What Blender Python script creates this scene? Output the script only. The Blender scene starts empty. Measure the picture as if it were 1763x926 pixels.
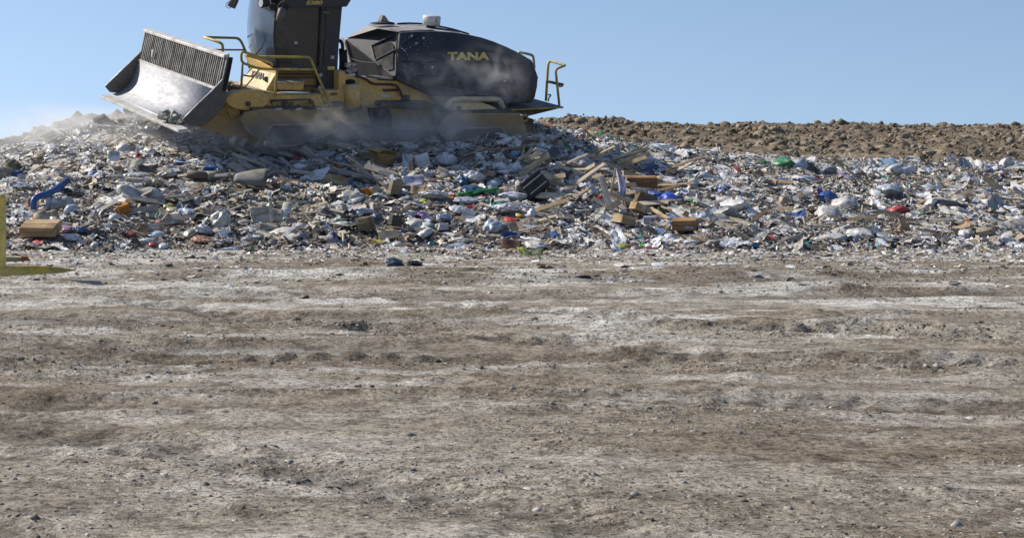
import bpy, bmesh, math, random
import numpy as np
from mathutils import Vector, Matrix, Euler
random.seed(7); RNG = np.random.default_rng(11)
R = math.radians
SC = bpy.context.scene
COL = SC.collection
# ------------------------------------------------------------ survey of the place
F, CX, HY, HC = 3000.0, 600.0, 250.0, 1.55     # focal length in photo pixels, axis, horizon row, eye height
def P(px, py, D):                               # a surveyed point: picture bearing + distance
    return Vector(((px-CX)/F*D, D, HC-(py-HY)/F*D))
cam = bpy.data.cameras.new('camera'); co = bpy.data.objects.new('camera', cam); COL.objects.link(co)
co.location = (0, 0, HC); co.rotation_euler = (R(90), 0, 0)
cam.sensor_width = 36; cam.lens = F/1763*36; cam.shift_x = (881.5-CX)/1763; cam.shift_y = -(463-HY)/1763
cam.clip_end = 9000; cam.clip_start = .1; SC.camera = co
# ------------------------------------------------------------ sky and sun
SUN_EL = 35.0
to_sun = Vector((-.87, .44, 0)).normalized()*math.cos(R(SUN_EL)); to_sun.z = math.sin(R(SUN_EL))
w = bpy.data.worlds.new('World'); SC.world = w; w.use_nodes = True
nt = w.node_tree; nt.nodes.clear()
out = nt.nodes.new('ShaderNodeOutputWorld'); bg = nt.nodes.new('ShaderNodeBackground')
sky = nt.nodes.new('ShaderNodeTexSky'); sky.sky_type = 'NISHITA'; sky.sun_disc = False
sky.sun_elevation = R(SUN_EL); sky.sun_rotation = math.atan2(to_sun.x, to_sun.y); sky.altitude = 300
sky.air_density = 1.0; sky.dust_density = .6; sky.ozone_density = 1.6
mx = nt.nodes.new('ShaderNodeMix'); mx.data_type = 'RGBA'; mx.blend_type = 'MULTIPLY'; mx.inputs[0].default_value = 1
mx.inputs[7].default_value = (1.04, 1.0, 1.0, 1)
tcw = nt.nodes.new('ShaderNodeTexCoord'); mpw = nt.nodes.new('ShaderNodeMapping'); mpw.inputs['Location'].default_value = (0, 0, .16)
nt.links.new(tcw.outputs['Generated'], mpw.inputs[0]); nt.links.new(mpw.outputs[0], sky.inputs[0]); nt.links.new(sky.outputs[0], mx.inputs[6]); nt.links.new(mx.outputs[2], bg.inputs[0])
bg.inputs[1].default_value = .148
nt.links.new(bg.outputs[0], out.inputs[0])
sl = bpy.data.lights.new('sun', 'SUN'); so = bpy.data.objects.new('sun', sl); COL.objects.link(so)
sl.energy = 6.2; sl.angle = R(.5); sl.color = (1, .945, .86)
so.rotation_euler = to_sun.to_track_quat('Z', 'Y').to_euler()
SC.view_settings.view_transform = 'Standard'; SC.view_settings.look = 'None'; SC.view_settings.exposure = 0
SC.cycles.use_denoising = True; SC.cycles.max_bounces = 6; SC.cycles.transparent_max_bounces = 12
SC.cycles.volume_step_rate = 1.5; SC.cycles.volume_bounces = 2
# ------------------------------------------------------------ object helpers
def mesh_obj(name, verts, faces, mats=None, parent=None, smooth=False, mi=None):
    me = bpy.data.meshes.new(name); me.from_pydata([tuple(v) for v in verts], [], faces); me.update()
    o = bpy.data.objects.new(name, me); COL.objects.link(o)
    for m in (mats if isinstance(mats, (list, tuple)) else [mats]):
        if m: me.materials.append(m)
    if mi: me.polygons.foreach_set('material_index', mi)
    if smooth: me.polygons.foreach_set('use_smooth', [True]*len(me.polygons))
    if parent: o.parent = parent
    return o
def fast_mesh(name, V, Q, mat, colors=None, smooth=False):      # V (n,3), Q (m,4) numpy
    me = bpy.data.meshes.new(name)
    me.vertices.add(len(V)); me.vertices.foreach_set('co', np.ascontiguousarray(V, dtype=np.float32).ravel())
    k = Q.shape[1]
    me.loops.add(Q.size); me.loops.foreach_set('vertex_index', Q.astype(np.int32).ravel())
    me.polygons.add(len(Q)); me.polygons.foreach_set('loop_start', np.arange(0, Q.size, k, dtype=np.int32))
    me.polygons.foreach_set('loop_total', np.full(len(Q), k, dtype=np.int32))
    if smooth: me.polygons.foreach_set('use_smooth', np.ones(len(Q), dtype=bool))
    if colors is not None:
        at = me.color_attributes.new('col', 'FLOAT_COLOR', 'POINT')
        c4 = np.ones((len(V), 4), dtype=np.float32); c4[:, :3] = colors
        at.data.foreach_set('color', c4.ravel())
    me.update(calc_edges=True); me.validate()
    o = bpy.data.objects.new(name, me); COL.objects.link(o); me.materials.append(mat)
    return o
def tag(o, label=None, cat=None, group=None, kind=None):
    if label: o['label'] = label
    if cat: o['category'] = cat
    if group: o['group'] = group
    if kind: o['kind'] = kind
    return o
def empty(name, loc=(0,0,0), rot=None):
    o = bpy.data.objects.new(name, None); COL.objects.link(o); o.location = loc; o.empty_display_size = .2
    if rot is not None: o.rotation_euler = rot
    return o
def bevel(o, w=.008, seg=2):
    m = o.modifiers.new('bevel', 'BEVEL'); m.width = w; m.segments = seg; m.limit_method = 'ANGLE'; m.angle_limit = R(35)
    m.harden_normals = False
    return o
class MB:
    def __init__(s): s.v = []; s.f = []
    def add(s, vs, fs):
        b = len(s.v); s.v += [Vector(v) for v in vs]; s.f += [[b+i for i in f] for f in fs]; return s
    def slab(s, poly, off):                     # polygon (3d points) pushed along a vector
        n = len(poly); off = Vector(off); a = [Vector(p) for p in poly]; b = [p+off for p in a]
        s.add(a+b, [list(range(n))[::-1], list(range(n, 2*n))]+[[i, (i+1) % n, n+(i+1) % n, n+i] for i in range(n)]); return s
    def box(s, c, d, rot=None):
        c = Vector(c); hx, hy, hz = d[0]/2, d[1]/2, d[2]/2
        vs = [Vector((x*hx, y*hy, z*hz)) for x in (-1,1) for y in (-1,1) for z in (-1,1)]
        if rot: m = Euler(rot).to_matrix(); vs = [m@v for v in vs]
        s.add([c+v for v in vs], [[0,1,3,2],[4,6,7,5],[0,4,5,1],[2,3,7,6],[0,2,6,4],[1,5,7,3]]); return s
    def tube(s, pts, r, n=10, cap=True):
        pts = [Vector(p) for p in pts]; rr = r if isinstance(r, (list, tuple)) else [r]*len(pts)
        base = len(s.v); up = None
        for i, p in enumerate(pts):
            t = (pts[min(i+1, len(pts)-1)]-pts[max(i-1, 0)]).normalized()
            if up is None: up = t.orthogonal().normalized()
            up = (up-t*up.dot(t)); up = up.normalized() if up.length > 1e-6 else t.orthogonal().normalized()
            q = t.cross(up)
            for k in range(n):
                a = 2*math.pi*k/n; s.v.append(p+(up*math.cos(a)+q*math.sin(a))*rr[i])
        for i in range(len(pts)-1):
            for k in range(n):
                a = base+i*n+k; b = base+i*n+(k+1) % n; s.f.append([a, b, b+n, a+n])
        if cap:
            s.f.append([base+k for k in range(n)][::-1]); e = base+(len(pts)-1)*n; s.f.append([e+k for k in range(n)])
        return s
    def ring(s, c, ax, r, rt, n=24, m=8):
        c = Vector(c); ax = Vector(ax).normalized(); u = ax.orthogonal().normalized(); v = ax.cross(u); b = len(s.v)
        for i in range(n):
            a = 2*math.pi*i/n; d = u*math.cos(a)+v*math.sin(a)
            for j in range(m):
                q = 2*math.pi*j/m; s.v.append(c+d*(r+rt*math.cos(q))+ax*rt*math.sin(q))
        for i in range(n):
            for j in range(m):
                i2 = (i+1) % n; j2 = (j+1) % m; s.f.append([b+i*m+j, b+i2*m+j, b+i2*m+j2, b+i*m+j2])
        return s
    def build(s, name, mat, parent=None, smooth=False, bev=None):
        o = mesh_obj(name, s.v, s.f, mat, parent, smooth)
        bm = bmesh.new(); bm.from_mesh(o.data); bmesh.ops.recalc_face_normals(bm, faces=bm.faces); bm.to_mesh(o.data); bm.free()
        if bev: bevel(o, bev)
        return o
def smooth_path(pts, r=.12, n=5):               # round the corners of a bent tube
    pts = [Vector(p) for p in pts]; o = [pts[0]]
    for i in range(1, len(pts)-1):
        a, b, c = pts[i-1], pts[i], pts[i+1]
        ra = min(r, (a-b).length*.45); rc = min(r, (c-b).length*.45)
        s, e = b+(a-b).normalized()*ra, b+(c-b).normalized()*rc
        for k in range(n+1):
            t = k/n; o.append(s*(1-t)**2+b*2*t*(1-t)+e*t*t)
    o.append(pts[-1]); return o
# ------------------------------------------------------------ numpy noise
_T = RNG.permutation(512); _T = np.concatenate([_T, _T, _T])
_V = RNG.random(4096)
def vnoise(x, y, seed=0):
    xi = np.floor(x).astype(int); yi = np.floor(y).astype(int); fx = x-xi; fy = y-yi
    fx = fx*fx*(3-2*fx); fy = fy*fy*(3-2*fy)
    def h(a, b): return _V[_T[(_T[(a+seed*17) & 511]+b) & 511]]
    return (h(xi, yi)*(1-fx)+h(xi+1, yi)*fx)*(1-fy)+(h(xi, yi+1)*(1-fx)+h(xi+1, yi+1)*fx)*fy
def fbm(x, y, o=4, seed=0, g=.5):
    s = 0; a = 1; t = 0
    for i in range(o):
        s = s+a*(vnoise(x*2**i+13.1*i, y*2**i+7.7*i, seed+i)-.5); t += a; a *= g
    return s/t*2
# ------------------------------------------------------------ terrain
CRX = np.array([-900,-300,0,60,110,170,235,400,700,900,950,1000,1100,1200,1400,1763,2300,3200])
CRY = np.array([330,285,247,235,219,208,199,198,204,213,224,236,254,266,280,286,300,330])
def foot_D(X):
    return 25.9+.35*np.sin(X*.55+1)+.25*np.sin(X*1.7)+.02*X
def mound(X, Y):
    X = np.asarray(X, float); Y = np.asarray(Y, float)
    px = CX+X/np.maximum(Y, 1)*F
    cy = np.interp(px, CRX, CRY); zc = HC-(cy-HY)/F*38
    fd = foot_D(X); t = (Y-fd)/(38-fd); tc = np.clip(t, 0, 1)
    s = 1-(1-tc)**1.6
    s = np.where(t > 1, 1-((t-1)*1.1)**2, s); s = np.where(t < 0, t*.8, s)
    z = zc*np.maximum(s, -.25)
    z = z-.13*np.exp(-((px-655)/265)**4)*np.exp(-((Y-31.6)/1.5)**2)
    amp = np.clip(t*4, 0, 1)*np.clip(1.25-t*.8, .15, 1)
    z = z+amp*(.17*fbm(X*.8, Y*.8, 3, 3)+.09*fbm(X*2.3, Y*2.3, 3, 9))
    return z
RGX = np.array([-400,700,900,930,1000,1050,1100,1200,1500,1763,2400,3400])
RGY = np.array([262,262,214,210,203,206,213,215,214,220,222,250])
def ridge(X, Y):
    X = np.asarray(X, float); Y = np.asarray(Y, float)
    px = CX+X/np.maximum(Y, 1)*F
    zc = HC-(np.interp(px, RGX, RGY)-HY)/F*48
    t = (Y-36)/(12.0); s = np.where(t < 1, .42+.58*np.clip(t, 0, 1)**.9, 1-((t-1)*.35)**2)
    s = np.where(t < 0, .42+t*1.2, s)
    z = zc*s+.10*fbm(X*.7, Y*.7, 4, 21)+.16*np.abs(fbm(X*2.4, Y*2.4, 3, 31))-.05
    z = z - np.clip((px-900)*-1/150, 0, 1)*.9
    return z
TRK = [(13.4,-.05,-.004,.5),(15.6,-.035,-.004,.5),(17.9,.035,.003,.55),(20.2,.03,.003,.55),(22.2,-.02,.002,.5)]
ARC = [(-9.5,-1.5,11.6,.27),(-9.5,-1.5,13.5,.27),(13.5,29.5,17.6,.3),(13.5,29.5,19.7,.3),(1,-14,24.6,.3),(1,-14,26.7,.3)]
def tracks(X, Y):                              # wheel and drum tracks pressed into the dirt: height and wear
    z = 0*X; wv = 0*X
    for k, (y0, sl_, cv, wd) in enumerate(TRK):
        c = y0+sl_*X+cv*(X-2)**2+.12*np.sin(X*.45+k); d = (Y-c)/wd; m = np.exp(-(d**2)**2*1.3)*np.clip(fbm(X*.25, Y*.3, 2, 130+k)*2.2+.75, 0, 1)
        lug = np.sin((X+np.abs(d)*.22)*(2*math.pi/.24)); lug = np.clip(lug*2.5, -1, 1)
        rim = np.exp(-((np.abs(d)-1.15)/.22)**2)*np.clip(fbm(X*.6, Y, 2, 140+k)+.5, 0, 1)
        z = z-m*.05+m*lug*.002*np.clip(fbm(X*.9, Y*.9, 2, 150+k)*2+.6, 0, 1)+rim*.065; wv = np.maximum(wv, m)
    for k, (ox, oy, r0, wd) in enumerate(ARC):
        dx, dy = X-ox, Y-oy; rr = np.hypot(dx, dy); al = np.arctan2(dy, dx)*r0; d = (rr-r0)/wd
        m = np.exp(-(d**2)**2*1.3)*np.clip(fbm(X*.3, Y*.3, 2, 230+k)*2+.95, 0, 1)*np.clip((21-Y)/4, 0, 1)
        lug = np.clip(np.sin((al+np.abs(d)*.16)*(2*math.pi/.26))*2.5, -1, 1)
        rim = np.exp(-((np.abs(d)-1.15)/.2)**2)*np.clip(fbm(X*.7, Y*.7, 2, 240+k)+.6, 0, 1)*np.clip((21-Y)/4, 0, 1)
        z = z-m*.045+m*lug*.016*np.clip(fbm(X*2, Y*2, 2, 251)*2+.6, 0, 1)+rim*.04; wv = np.maximum(wv, m*(.65+.35*lug))
    return z, wv
def ground(X, Y):
    X = np.asarray(X, float); Y = np.asarray(Y, float)
    near = np.clip(1-np.abs(Y-15)/30, 0, 1)
    z = .035*fbm(X*.35, Y*.6, 3, 41)+.022*fbm(X*1.4, Y*1.6, 3, 51)+.065*np.maximum(0, fbm(X*4.5, Y*4.5, 4, 61, .6)-.02)*np.clip(fbm(X*.5, Y*.7, 2, 66)*1.6+.55, .1, 1)
    return (z+tracks(X, Y)[0])*near
def surf(x, y): return max(float(mound(x, y)), float(ground(x, y)))
def hit(px, py, lift=0):                       # where that bearing meets the heap or the ground
    Ds = np.arange(7, 52, .05); zr = HC-(py-HY)/F*Ds; X = (px-CX)/F*Ds
    zs = np.maximum(np.maximum(mound(X, Ds), ground(X, Ds)), np.where(Ds > 37, ridge(X, Ds), -9))
    i = np.argmax(zs >= zr)
    if zs[i] < zr[i]: i = len(Ds)-1
    D = float(Ds[i]); return Vector((float(X[i]), D, float(zs[i])+lift))
# ------------------------------------------------------------ materials
def newmat(name):
    m = bpy.data.materials.new(name); m.use_nodes = True; nt = m.node_tree; b = nt.nodes['Principled BSDF']; return m, nt, b
def N(nt, t, **k):
    n = nt.nodes.new(t)
    for a, v in k.items():
        if a in n.inputs.keys() if False else False: pass
        setattr(n, a, v)
    return n
def noise_node(nt, scale, detail=5, rough=.6, coord='Object', sc=(1,1,1)):
    tc = nt.nodes.new('ShaderNodeTexCoord'); mp = nt.nodes.new('ShaderNodeMapping'); mp.inputs['Scale'].default_value = sc
    nz = nt.nodes.new('ShaderNodeTexNoise'); nz.inputs['Scale'].default_value = scale; nz.inputs['Detail'].default_value = detail
    nz.inputs['Roughness'].default_value = rough
    nt.links.new(tc.outputs[coord], mp.inputs[0]); nt.links.new(mp.outputs[0], nz.inputs['Vector']); return nz
def ramp(nt, src, stops):
    r = nt.nodes.new('ShaderNodeValToRGB'); e = r.color_ramp.elements
    while len(e) < len(stops): e.new(.5)
    for i, (p, c) in enumerate(stops): e[i].position = p; e[i].color = (*c, 1) if len(c) == 3 else c
    nt.links.new(src, r.inputs[0]); return r
def mixc(nt, fac, a, b, mode='MIX'):
    m = nt.nodes.new('ShaderNodeMix'); m.data_type = 'RGBA'; m.blend_type = mode
    for i, s in ((0, fac), (6, a), (7, b)):
        if hasattr(s, 'links') or hasattr(s, 'is_linked'): nt.links.new(s, m.inputs[i])
        elif i == 0: m.inputs[0].default_value = s
        else: m.inputs[i].default_value = (*s, 1)
    return m.outputs[2]
def bump(nt, b, src, strength=.3, dist=.02):
    bp = nt.nodes.new('ShaderNodeBump'); bp.inputs['Strength'].default_value = strength; bp.inputs['Distance'].default_value = dist
    nt.links.new(src, bp.inputs['Height']); nt.links.new(bp.outputs[0], b.inputs['Normal'])
def paint(name, col, dirt=(.16,.135,.105), amt=.5, rough=.5, metal=0, scale=3, sc=(1,1,1), spec=.5, edge=.12, dust=.0, mud=None, d0=.25):
    m, nt, b = newmat(name)
    n1 = noise_node(nt, scale, 8, .65, sc=sc); n2 = noise_node(nt, scale*9, 4, .6, sc=sc)
    r1 = ramp(nt, n1.outputs['Fac'], [(.5-edge-amt*.25+.12, (0,0,0)), (.5+edge-amt*.25+.12, (1,1,1))])
    c = mixc(nt, r1.outputs[0], dirt, col)
    if amt <= 0: c = mixc(nt, .999, col, col)
    r2 = ramp(nt, n2.outputs['Fac'], [(.3, (.72,.72,.72)), (.7, (1.15,1.15,1.15))])
    c = mixc(nt, 1.0, c, r2.outputs[0], 'MULTIPLY')
    if dust > 0:                                # dust settles on what faces up
        geo = nt.nodes.new('ShaderNodeNewGeometry'); sep = nt.nodes.new('ShaderNodeSeparateXYZ')
        nt.links.new(geo.outputs['Normal'], sep.inputs[0])
        r3 = ramp(nt, sep.outputs['Z'], [(d0, (0,0,0)), (.9, (dust,dust,dust))])
        c = mixc(nt, r3.outputs[0], c, (.42,.39,.35))
    if mud:                                     # mud thrown up from below: thickest near the ground
        tc_ = nt.nodes.new('ShaderNodeTexCoord'); sp_ = nt.nodes.new('ShaderNodeSeparateXYZ'); nt.links.new(tc_.outputs['Object'], sp_.inputs[0])
        mr_ = nt.nodes.new('ShaderNodeMapRange'); mr_.inputs[1].default_value = mud[0]; mr_.inputs[2].default_value = mud[1]; mr_.inputs[3].default_value = 1.15; mr_.inputs[4].default_value = -.1; mr_.clamp = False
        nt.links.new(sp_.outputs['Z'], mr_.inputs[0]); sb_ = nt.nodes.new('ShaderNodeMath'); sb_.operation = 'MULTIPLY_ADD'; sb_.inputs[1].default_value = 1.6; nt.links.new(n1.outputs['Fac'], sb_.inputs[0])
        s2_ = nt.nodes.new('ShaderNodeMath'); s2_.operation = 'SUBTRACT'; s2_.inputs[1].default_value = .8; nt.links.new(mr_.outputs[0], s2_.inputs[0]); nt.links.new(s2_.outputs[0], sb_.inputs[2]); sb_.use_clamp = True
        c = mixc(nt, sb_.outputs[0], c, (.15,.13,.10))
    nt.links.new(c, b.inputs['Base Color'])
    rr = ramp(nt, n1.outputs['Fac'], [(.35, (min(1, rough+.3),)*3), (.65, (rough,)*3)])
    nt.links.new(rr.outputs[0], b.inputs['Roughness']); b.inputs['Metallic'].default_value = metal
    b.inputs['Specular IOR Level'].default_value = spec
    bump(nt, b, n2.outputs['Fac'], .15, .01)
    return m
YEL = paint('yellow_paint', (.66,.43,.13), (.38,.30,.19), .95, .6, scale=2.6, dust=.7, edge=.10)
YEL_D = paint('dirty_yellow', (.38,.25,.09), (.11,.092,.072), 1.3, .8, scale=2.0, sc=(.4,1,4.2), dust=.5, edge=.09)
YEL_B = paint('dull_yellow_chassis', (.36,.29,.18), (.22,.195,.165), 1.1, .8, scale=1.8, dust=.6, edge=.2)
HATCH = paint('hatch_grime', (.15,.12,.085), (.085,.075,.065), .8, .8, scale=2, sc=(.4,1,3))
YEL_P = paint('pale_dusty_panel', (.70,.56,.30), (.60,.52,.36), .6, .6, scale=4)
YEL_R = paint('yellow_rail', (.62,.44,.07), (.30,.24,.12), .5, .45, scale=5)
CREAM = paint('cream_paint', (.66,.58,.36), (.32,.27,.18), .3, .5, scale=5)
BLK = paint('charcoal_hood', (.020,.020,.025), (.062,.060,.063), .80, .36, scale=1.6, edge=.16, dust=.85, d0=.5)
BLK2 = paint('black_cab', (.030,.029,.031), (.055,.051,.050), .6, .45, scale=1.7, edge=.25, dust=.4)
BLKR = paint('black_rubber', (.012,.012,.013), (.05,.045,.04), .5, .7, scale=6)
LINE = paint('seam_dark', (.006,.006,.007), (.01,.01,.01), .2, .8)
STEEL = paint('worn_steel', (.50,.50,.525), (.31,.30,.295), .6, .5, metal=.3, scale=1.4, sc=(1,.5,2.0), edge=.3)
STEEL_D = paint('dark_steel', (.075,.07,.072), (.16,.145,.125), .55, .5, metal=.25, scale=2.2, edge=.25)
MUD = paint('mud_steel', (.12,.098,.072), (.075,.062,.05), .5, .85, scale=3)
LIGHTSTEEL = paint('bare_edge', (.62,.60,.57), (.40,.37,.33), .5, .5, metal=.2, scale=4)
WHITE = paint('white_plastic', (.72,.72,.72), (.45,.43,.40), .3, .4, scale=8)
GOLD = paint('gold_lettering', (.85,.62,.14), (.60,.44,.14), .2, .5, scale=7)
INK = paint('dark_ink', (.02,.022,.035), (.10,.09,.08), .2, .6, scale=9)
HOSE = paint('dark_red_hose', (.10,.015,.015), (.06,.03,.03), .4, .5, scale=6)
CHROME = paint('lamp_lens', (.8,.8,.78), (.5,.5,.5), .2, .15, metal=.8, scale=9)
def glassmat(name, tint, alpha, rough=.08):
    m, nt, b = newmat(name); n1 = noise_node(nt, 2.5, 6, .6)
    b.inputs['Base Color'].default_value = (*tint, 1)
    r = ramp(nt, n1.outputs['Fac'], [(.35, (alpha,)*3), (.7, (min(1, alpha+.18),)*3)]); nt.links.new(r.outputs[0], b.inputs['Alpha'])
    b.inputs['Roughness'].default_value = rough; return m
GLASS_F = glassmat('windscreen_glass', (.06,.075,.10), .86, .12)
GLASS_S = glassmat('dusty_door_glass', (.040,.037,.035), .86, .22)
def vcol_mat(name, rough=.65, spec=.4, tr=0, nscale=30, var=.35):
    m, nt, b = newmat(name); a = nt.nodes.new('ShaderNodeAttribute'); a.attribute_name = 'col'
    n1 = noise_node(nt, nscale, 5, .65); r = ramp(nt, n1.outputs['Fac'], [(.32, (1-var,)*3), (.62, (1.08,)*3)])
    c = mixc(nt, 1.0, a.outputs['Color'], r.outputs[0], 'MULTIPLY'); nt.links.new(c, b.inputs['Base Color'])
    b.inputs['Roughness'].default_value = rough; b.inputs['Specular IOR Level'].default_value = spec
    bump(nt, b, n1.outputs['Fac'], .35, .02)
    return m
LITTER = vcol_mat('litter_scraps', .6)
CLODM = vcol_mat('earth_clods', .95, .1, nscale=14, var=.5)
MOUNDM = vcol_mat('heap_surface', .9, .15, nscale=16, var=.6)
def ground_mat():
    m, nt, b = newmat('dirt_ground')
    a = nt.nodes.new('ShaderNodeAttribute'); a.attribute_name = 'col'
    mid = noise_node(nt, 4.0, 10, .72); fine = noise_node(nt, 26, 8, .75); peb = noise_node(nt, 90, 4, .7)
    c2 = ramp(nt, mid.outputs['Fac'], [(.36, (.50,.46,.42)), (.46, (.88,.87,.85)), (.58, (1.30,1.30,1.29))])
    c3 = ramp(nt, fine.outputs['Fac'], [(.39, (.36,.34,.32)), (.47, (.93,.93,.92)), (.58, (1.35,1.35,1.35))])
    c4 = ramp(nt, peb.outputs['Fac'], [(.38, (.50,.48,.46)), (.48, (1,1,1)), (.62, (1.25,1.25,1.25))])
    c = mixc(nt, 1.0, a.outputs['Color'], c2.outputs[0], 'MULTIPLY'); c = mixc(nt, 1.0, c, c3.outputs[0], 'MULTIPLY'); c = mixc(nt, 1.0, c, c4.outputs[0], 'MULTIPLY')
    nt.links.new(c, b.inputs['Base Color']); b.inputs['Roughness'].default_value = .93; b.inputs['Specular IOR Level'].default_value = .12
    ad = nt.nodes.new('ShaderNodeMath'); ad.operation = 'ADD'; nt.links.new(fine.outputs['Fac'], ad.inputs[0]); nt.links.new(mid.outputs['Fac'], ad.inputs[1])
    bump(nt, b, ad.outputs[0], 1.0, .06); return m
GROUND = ground_mat()
def gcol(X, Y, Z):
    n = np.clip(fbm(X*.28, Y*.75, 5, 171, .6)*1.3+.5, 0, 1)[..., None]; n2 = np.clip(fbm(X*.9, Y*2.6, 4, 181, .6)*1.5+.5, 0, 1)[..., None]
    w_ = tracks(X, Y)[1][..., None]; brown = np.array([.285,.235,.175]); tan = np.array([.46,.41,.34]); pale = np.array([.70,.67,.615])
    c = brown*(1-n)+tan*n; k = np.clip(n2*1.5-.55, 0, 1)*np.clip((Y[..., None]-6)/10, .35, 1); c = c*(1-k)+pale*k
    return c*(1-w_*.34)
def solid(name, col, rough=.5, var=.25, nscale=12, spec=.4, stretch=(1,1,1), dark=None, bmp=.25):
    m, nt, b = newmat(name); n1 = noise_node(nt, nscale, 6, .65, sc=stretch)
    d = dark or tuple(c*(1-var*1.6) for c in col)
    r = ramp(nt, n1.outputs['Fac'], [(.32, d), (.5, col), (.72, tuple(min(.85, c*(1+var*.5)) for c in col))])
    n2 = noise_node(nt, nscale*.35, 4, .7); r2 = ramp(nt, n2.outputs['Fac'], [(.36, (.52,.49,.45)), (.58, (1,1,1))])
    c = mixc(nt, 1.0, r.outputs[0], r2.outputs[0], 'MULTIPLY')
    nt.links.new(c, b.inputs['Base Color']); b.inputs['Roughness'].default_value = rough; b.inputs['Specular IOR Level'].default_value = spec
    bump(nt, b, n1.outputs['Fac'], bmp, .02); return m
_mc = {}
def film(col, rough=.38):                       # plastic film, foil, cloth
    k = ('f', tuple(round(c, 2) for c in col), rough)
    if k not in _mc: _mc[k] = solid('plastic_film', col, rough, .22, 9, .5, bmp=.3)
    return _mc[k]
def card(col=(.40,.27,.15)):
    col = tuple(min(.8, c*1.18) for c in col)
    k = ('c', tuple(round(c, 2) for c in col))
    if k not in _mc: _mc[k] = solid('cardboard', col, .85, .18, 7, .15, (1,1,3))
    return _mc[k]
def wood(col=(.46,.35,.22)):
    k = ('w', tuple(round(c, 2) for c in col))
    if k not in _mc: _mc[k] = solid('weathered_wood', col, .8, .3, 10, .2, (.35,6,6))
    return _mc[k]
# ------------------------------------------------------------ ground, heap and ridge as sheets
def axis(fine0, fine1, step, far, g=1.22):
    a = list(np.arange(fine0, fine1, step)); s = step; x = a[0]; lo = []
    while x > -far: s *= g; x -= s; lo.append(x)
    s = step; x = a[-1]; hi = []
    while x < far: s *= g; x += s; hi.append(x)
    return np.array(lo[::-1]+a+hi)
def sheet(name, xs, ys, fn, mat, cfn=None):
    X, Y = np.meshgrid(xs, ys); Z = fn(X, Y); V = np.stack([X, Y, Z], -1).reshape(-1, 3)
    nx, ny = len(xs), len(ys); i = np.arange(nx-1)[None, :]+nx*np.arange(ny-1)[:, None]; i = i.ravel()
    Q = np.stack([i, i+1, i+nx+1, i+nx], -1)
    return fast_mesh(name, V, Q, mat, None if cfn is None else cfn(X, Y, Z).reshape(-1, 3), True)
gy = axis(5.5, 27, .035, 4000, 1.25); gx = axis(-7, 12, .045, 4000, 1.25)
def gfn(X, Y):
    z = ground(X, Y); return z
g = sheet('ground', gx, gy, gfn, GROUND, gcol); tag(g, kind='structure')
def mcol(X, Y, Z):
    px = CX+X/Y*F; n = fbm(X*1.5, Y*1.5, 4, 71)[..., None]*.5+.5; n2 = fbm(X*9, Y*9, 3, 75)[..., None]*.5+.5
    c = np.array([.15,.12,.09])*(1-n)+np.array([.34,.29,.235])*n
    left = np.clip((430-px)/200, 0, 1)[..., None]*np.clip((Y-28)/3, 0, 1)[..., None]
    c = c*(1-left*.7)+np.array([.60,.54,.46])*left*.7
    top_ = (np.clip((270-px)/40, 0, 1)*np.clip((Y-34.6)/1.2, 0, 1))[..., None]; c = c*(1-top_)+np.array([.30,.26,.21])*top_
    return c*(.55+.9*n2)
mg = sheet('rubbish_heap_slope', np.arange(-16, 26, .07), np.concatenate([np.arange(24.5, 39, .07), np.arange(39, 44, .2)]), lambda X, Y: mound(X, Y)+.05*fbm(X*6, Y*6, 3, 81)*(Y > 26), MOUNDM, mcol)
tag(mg, kind='structure')
def rcol(X, Y, Z):
    n = fbm(X*1.1, Y*1.1, 4, 91)[..., None]*.5+.5; n2 = fbm(X*7, Y*7, 3, 95)[..., None]*.5+.5
    return (np.array([.13,.10,.068])*(1-n)+np.array([.34,.275,.20])*n)*(.5+n2)
rg = sheet('dirt_ridge', np.arange(-4, 40, .08), np.concatenate([np.arange(36.4, 50, .08), np.arange(50, 72, .4)]), lambda X, Y: ridge(X, Y)+.09*fbm(X*2.6, Y*2.6, 5, 99, .7)*1.6, CLODM, rcol)
tag(rg, kind='structure')
# ------------------------------------------------------------ the landfill compactor
YAW, ROLL = R(28), R(-10)
MR = Matrix.Rotation(math.pi+YAW, 3, 'Z') @ Matrix.Rotation(ROLL, 3, 'X')
MO = Vector((.57, 34.3, 1.74))
def S(px, py, yl):                              # bearing -> machine coordinates on the plane y = yl
    o = MR.transposed() @ (Vector((0, 0, HC))-MO); d = MR.transposed() @ Vector(((px-CX)/F, 1, -(py-HY)/F))
    t = (yl-o.y)/d.y; return o+d*t
root = empty('landfill_compactor', MO, MR.to_euler())
tag(root, 'yellow and black landfill compactor with a raised steel blade on top of the heap', 'landfill compactor')
def SP(pts, y): return [S(a, b, y) for a, b in pts]
def plate(pts, y, th, name, mat, parent=root, bev=.012):
    return MB().slab(SP(pts, y), (0, -th, 0)).build(name, mat, parent, bev=bev)
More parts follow.
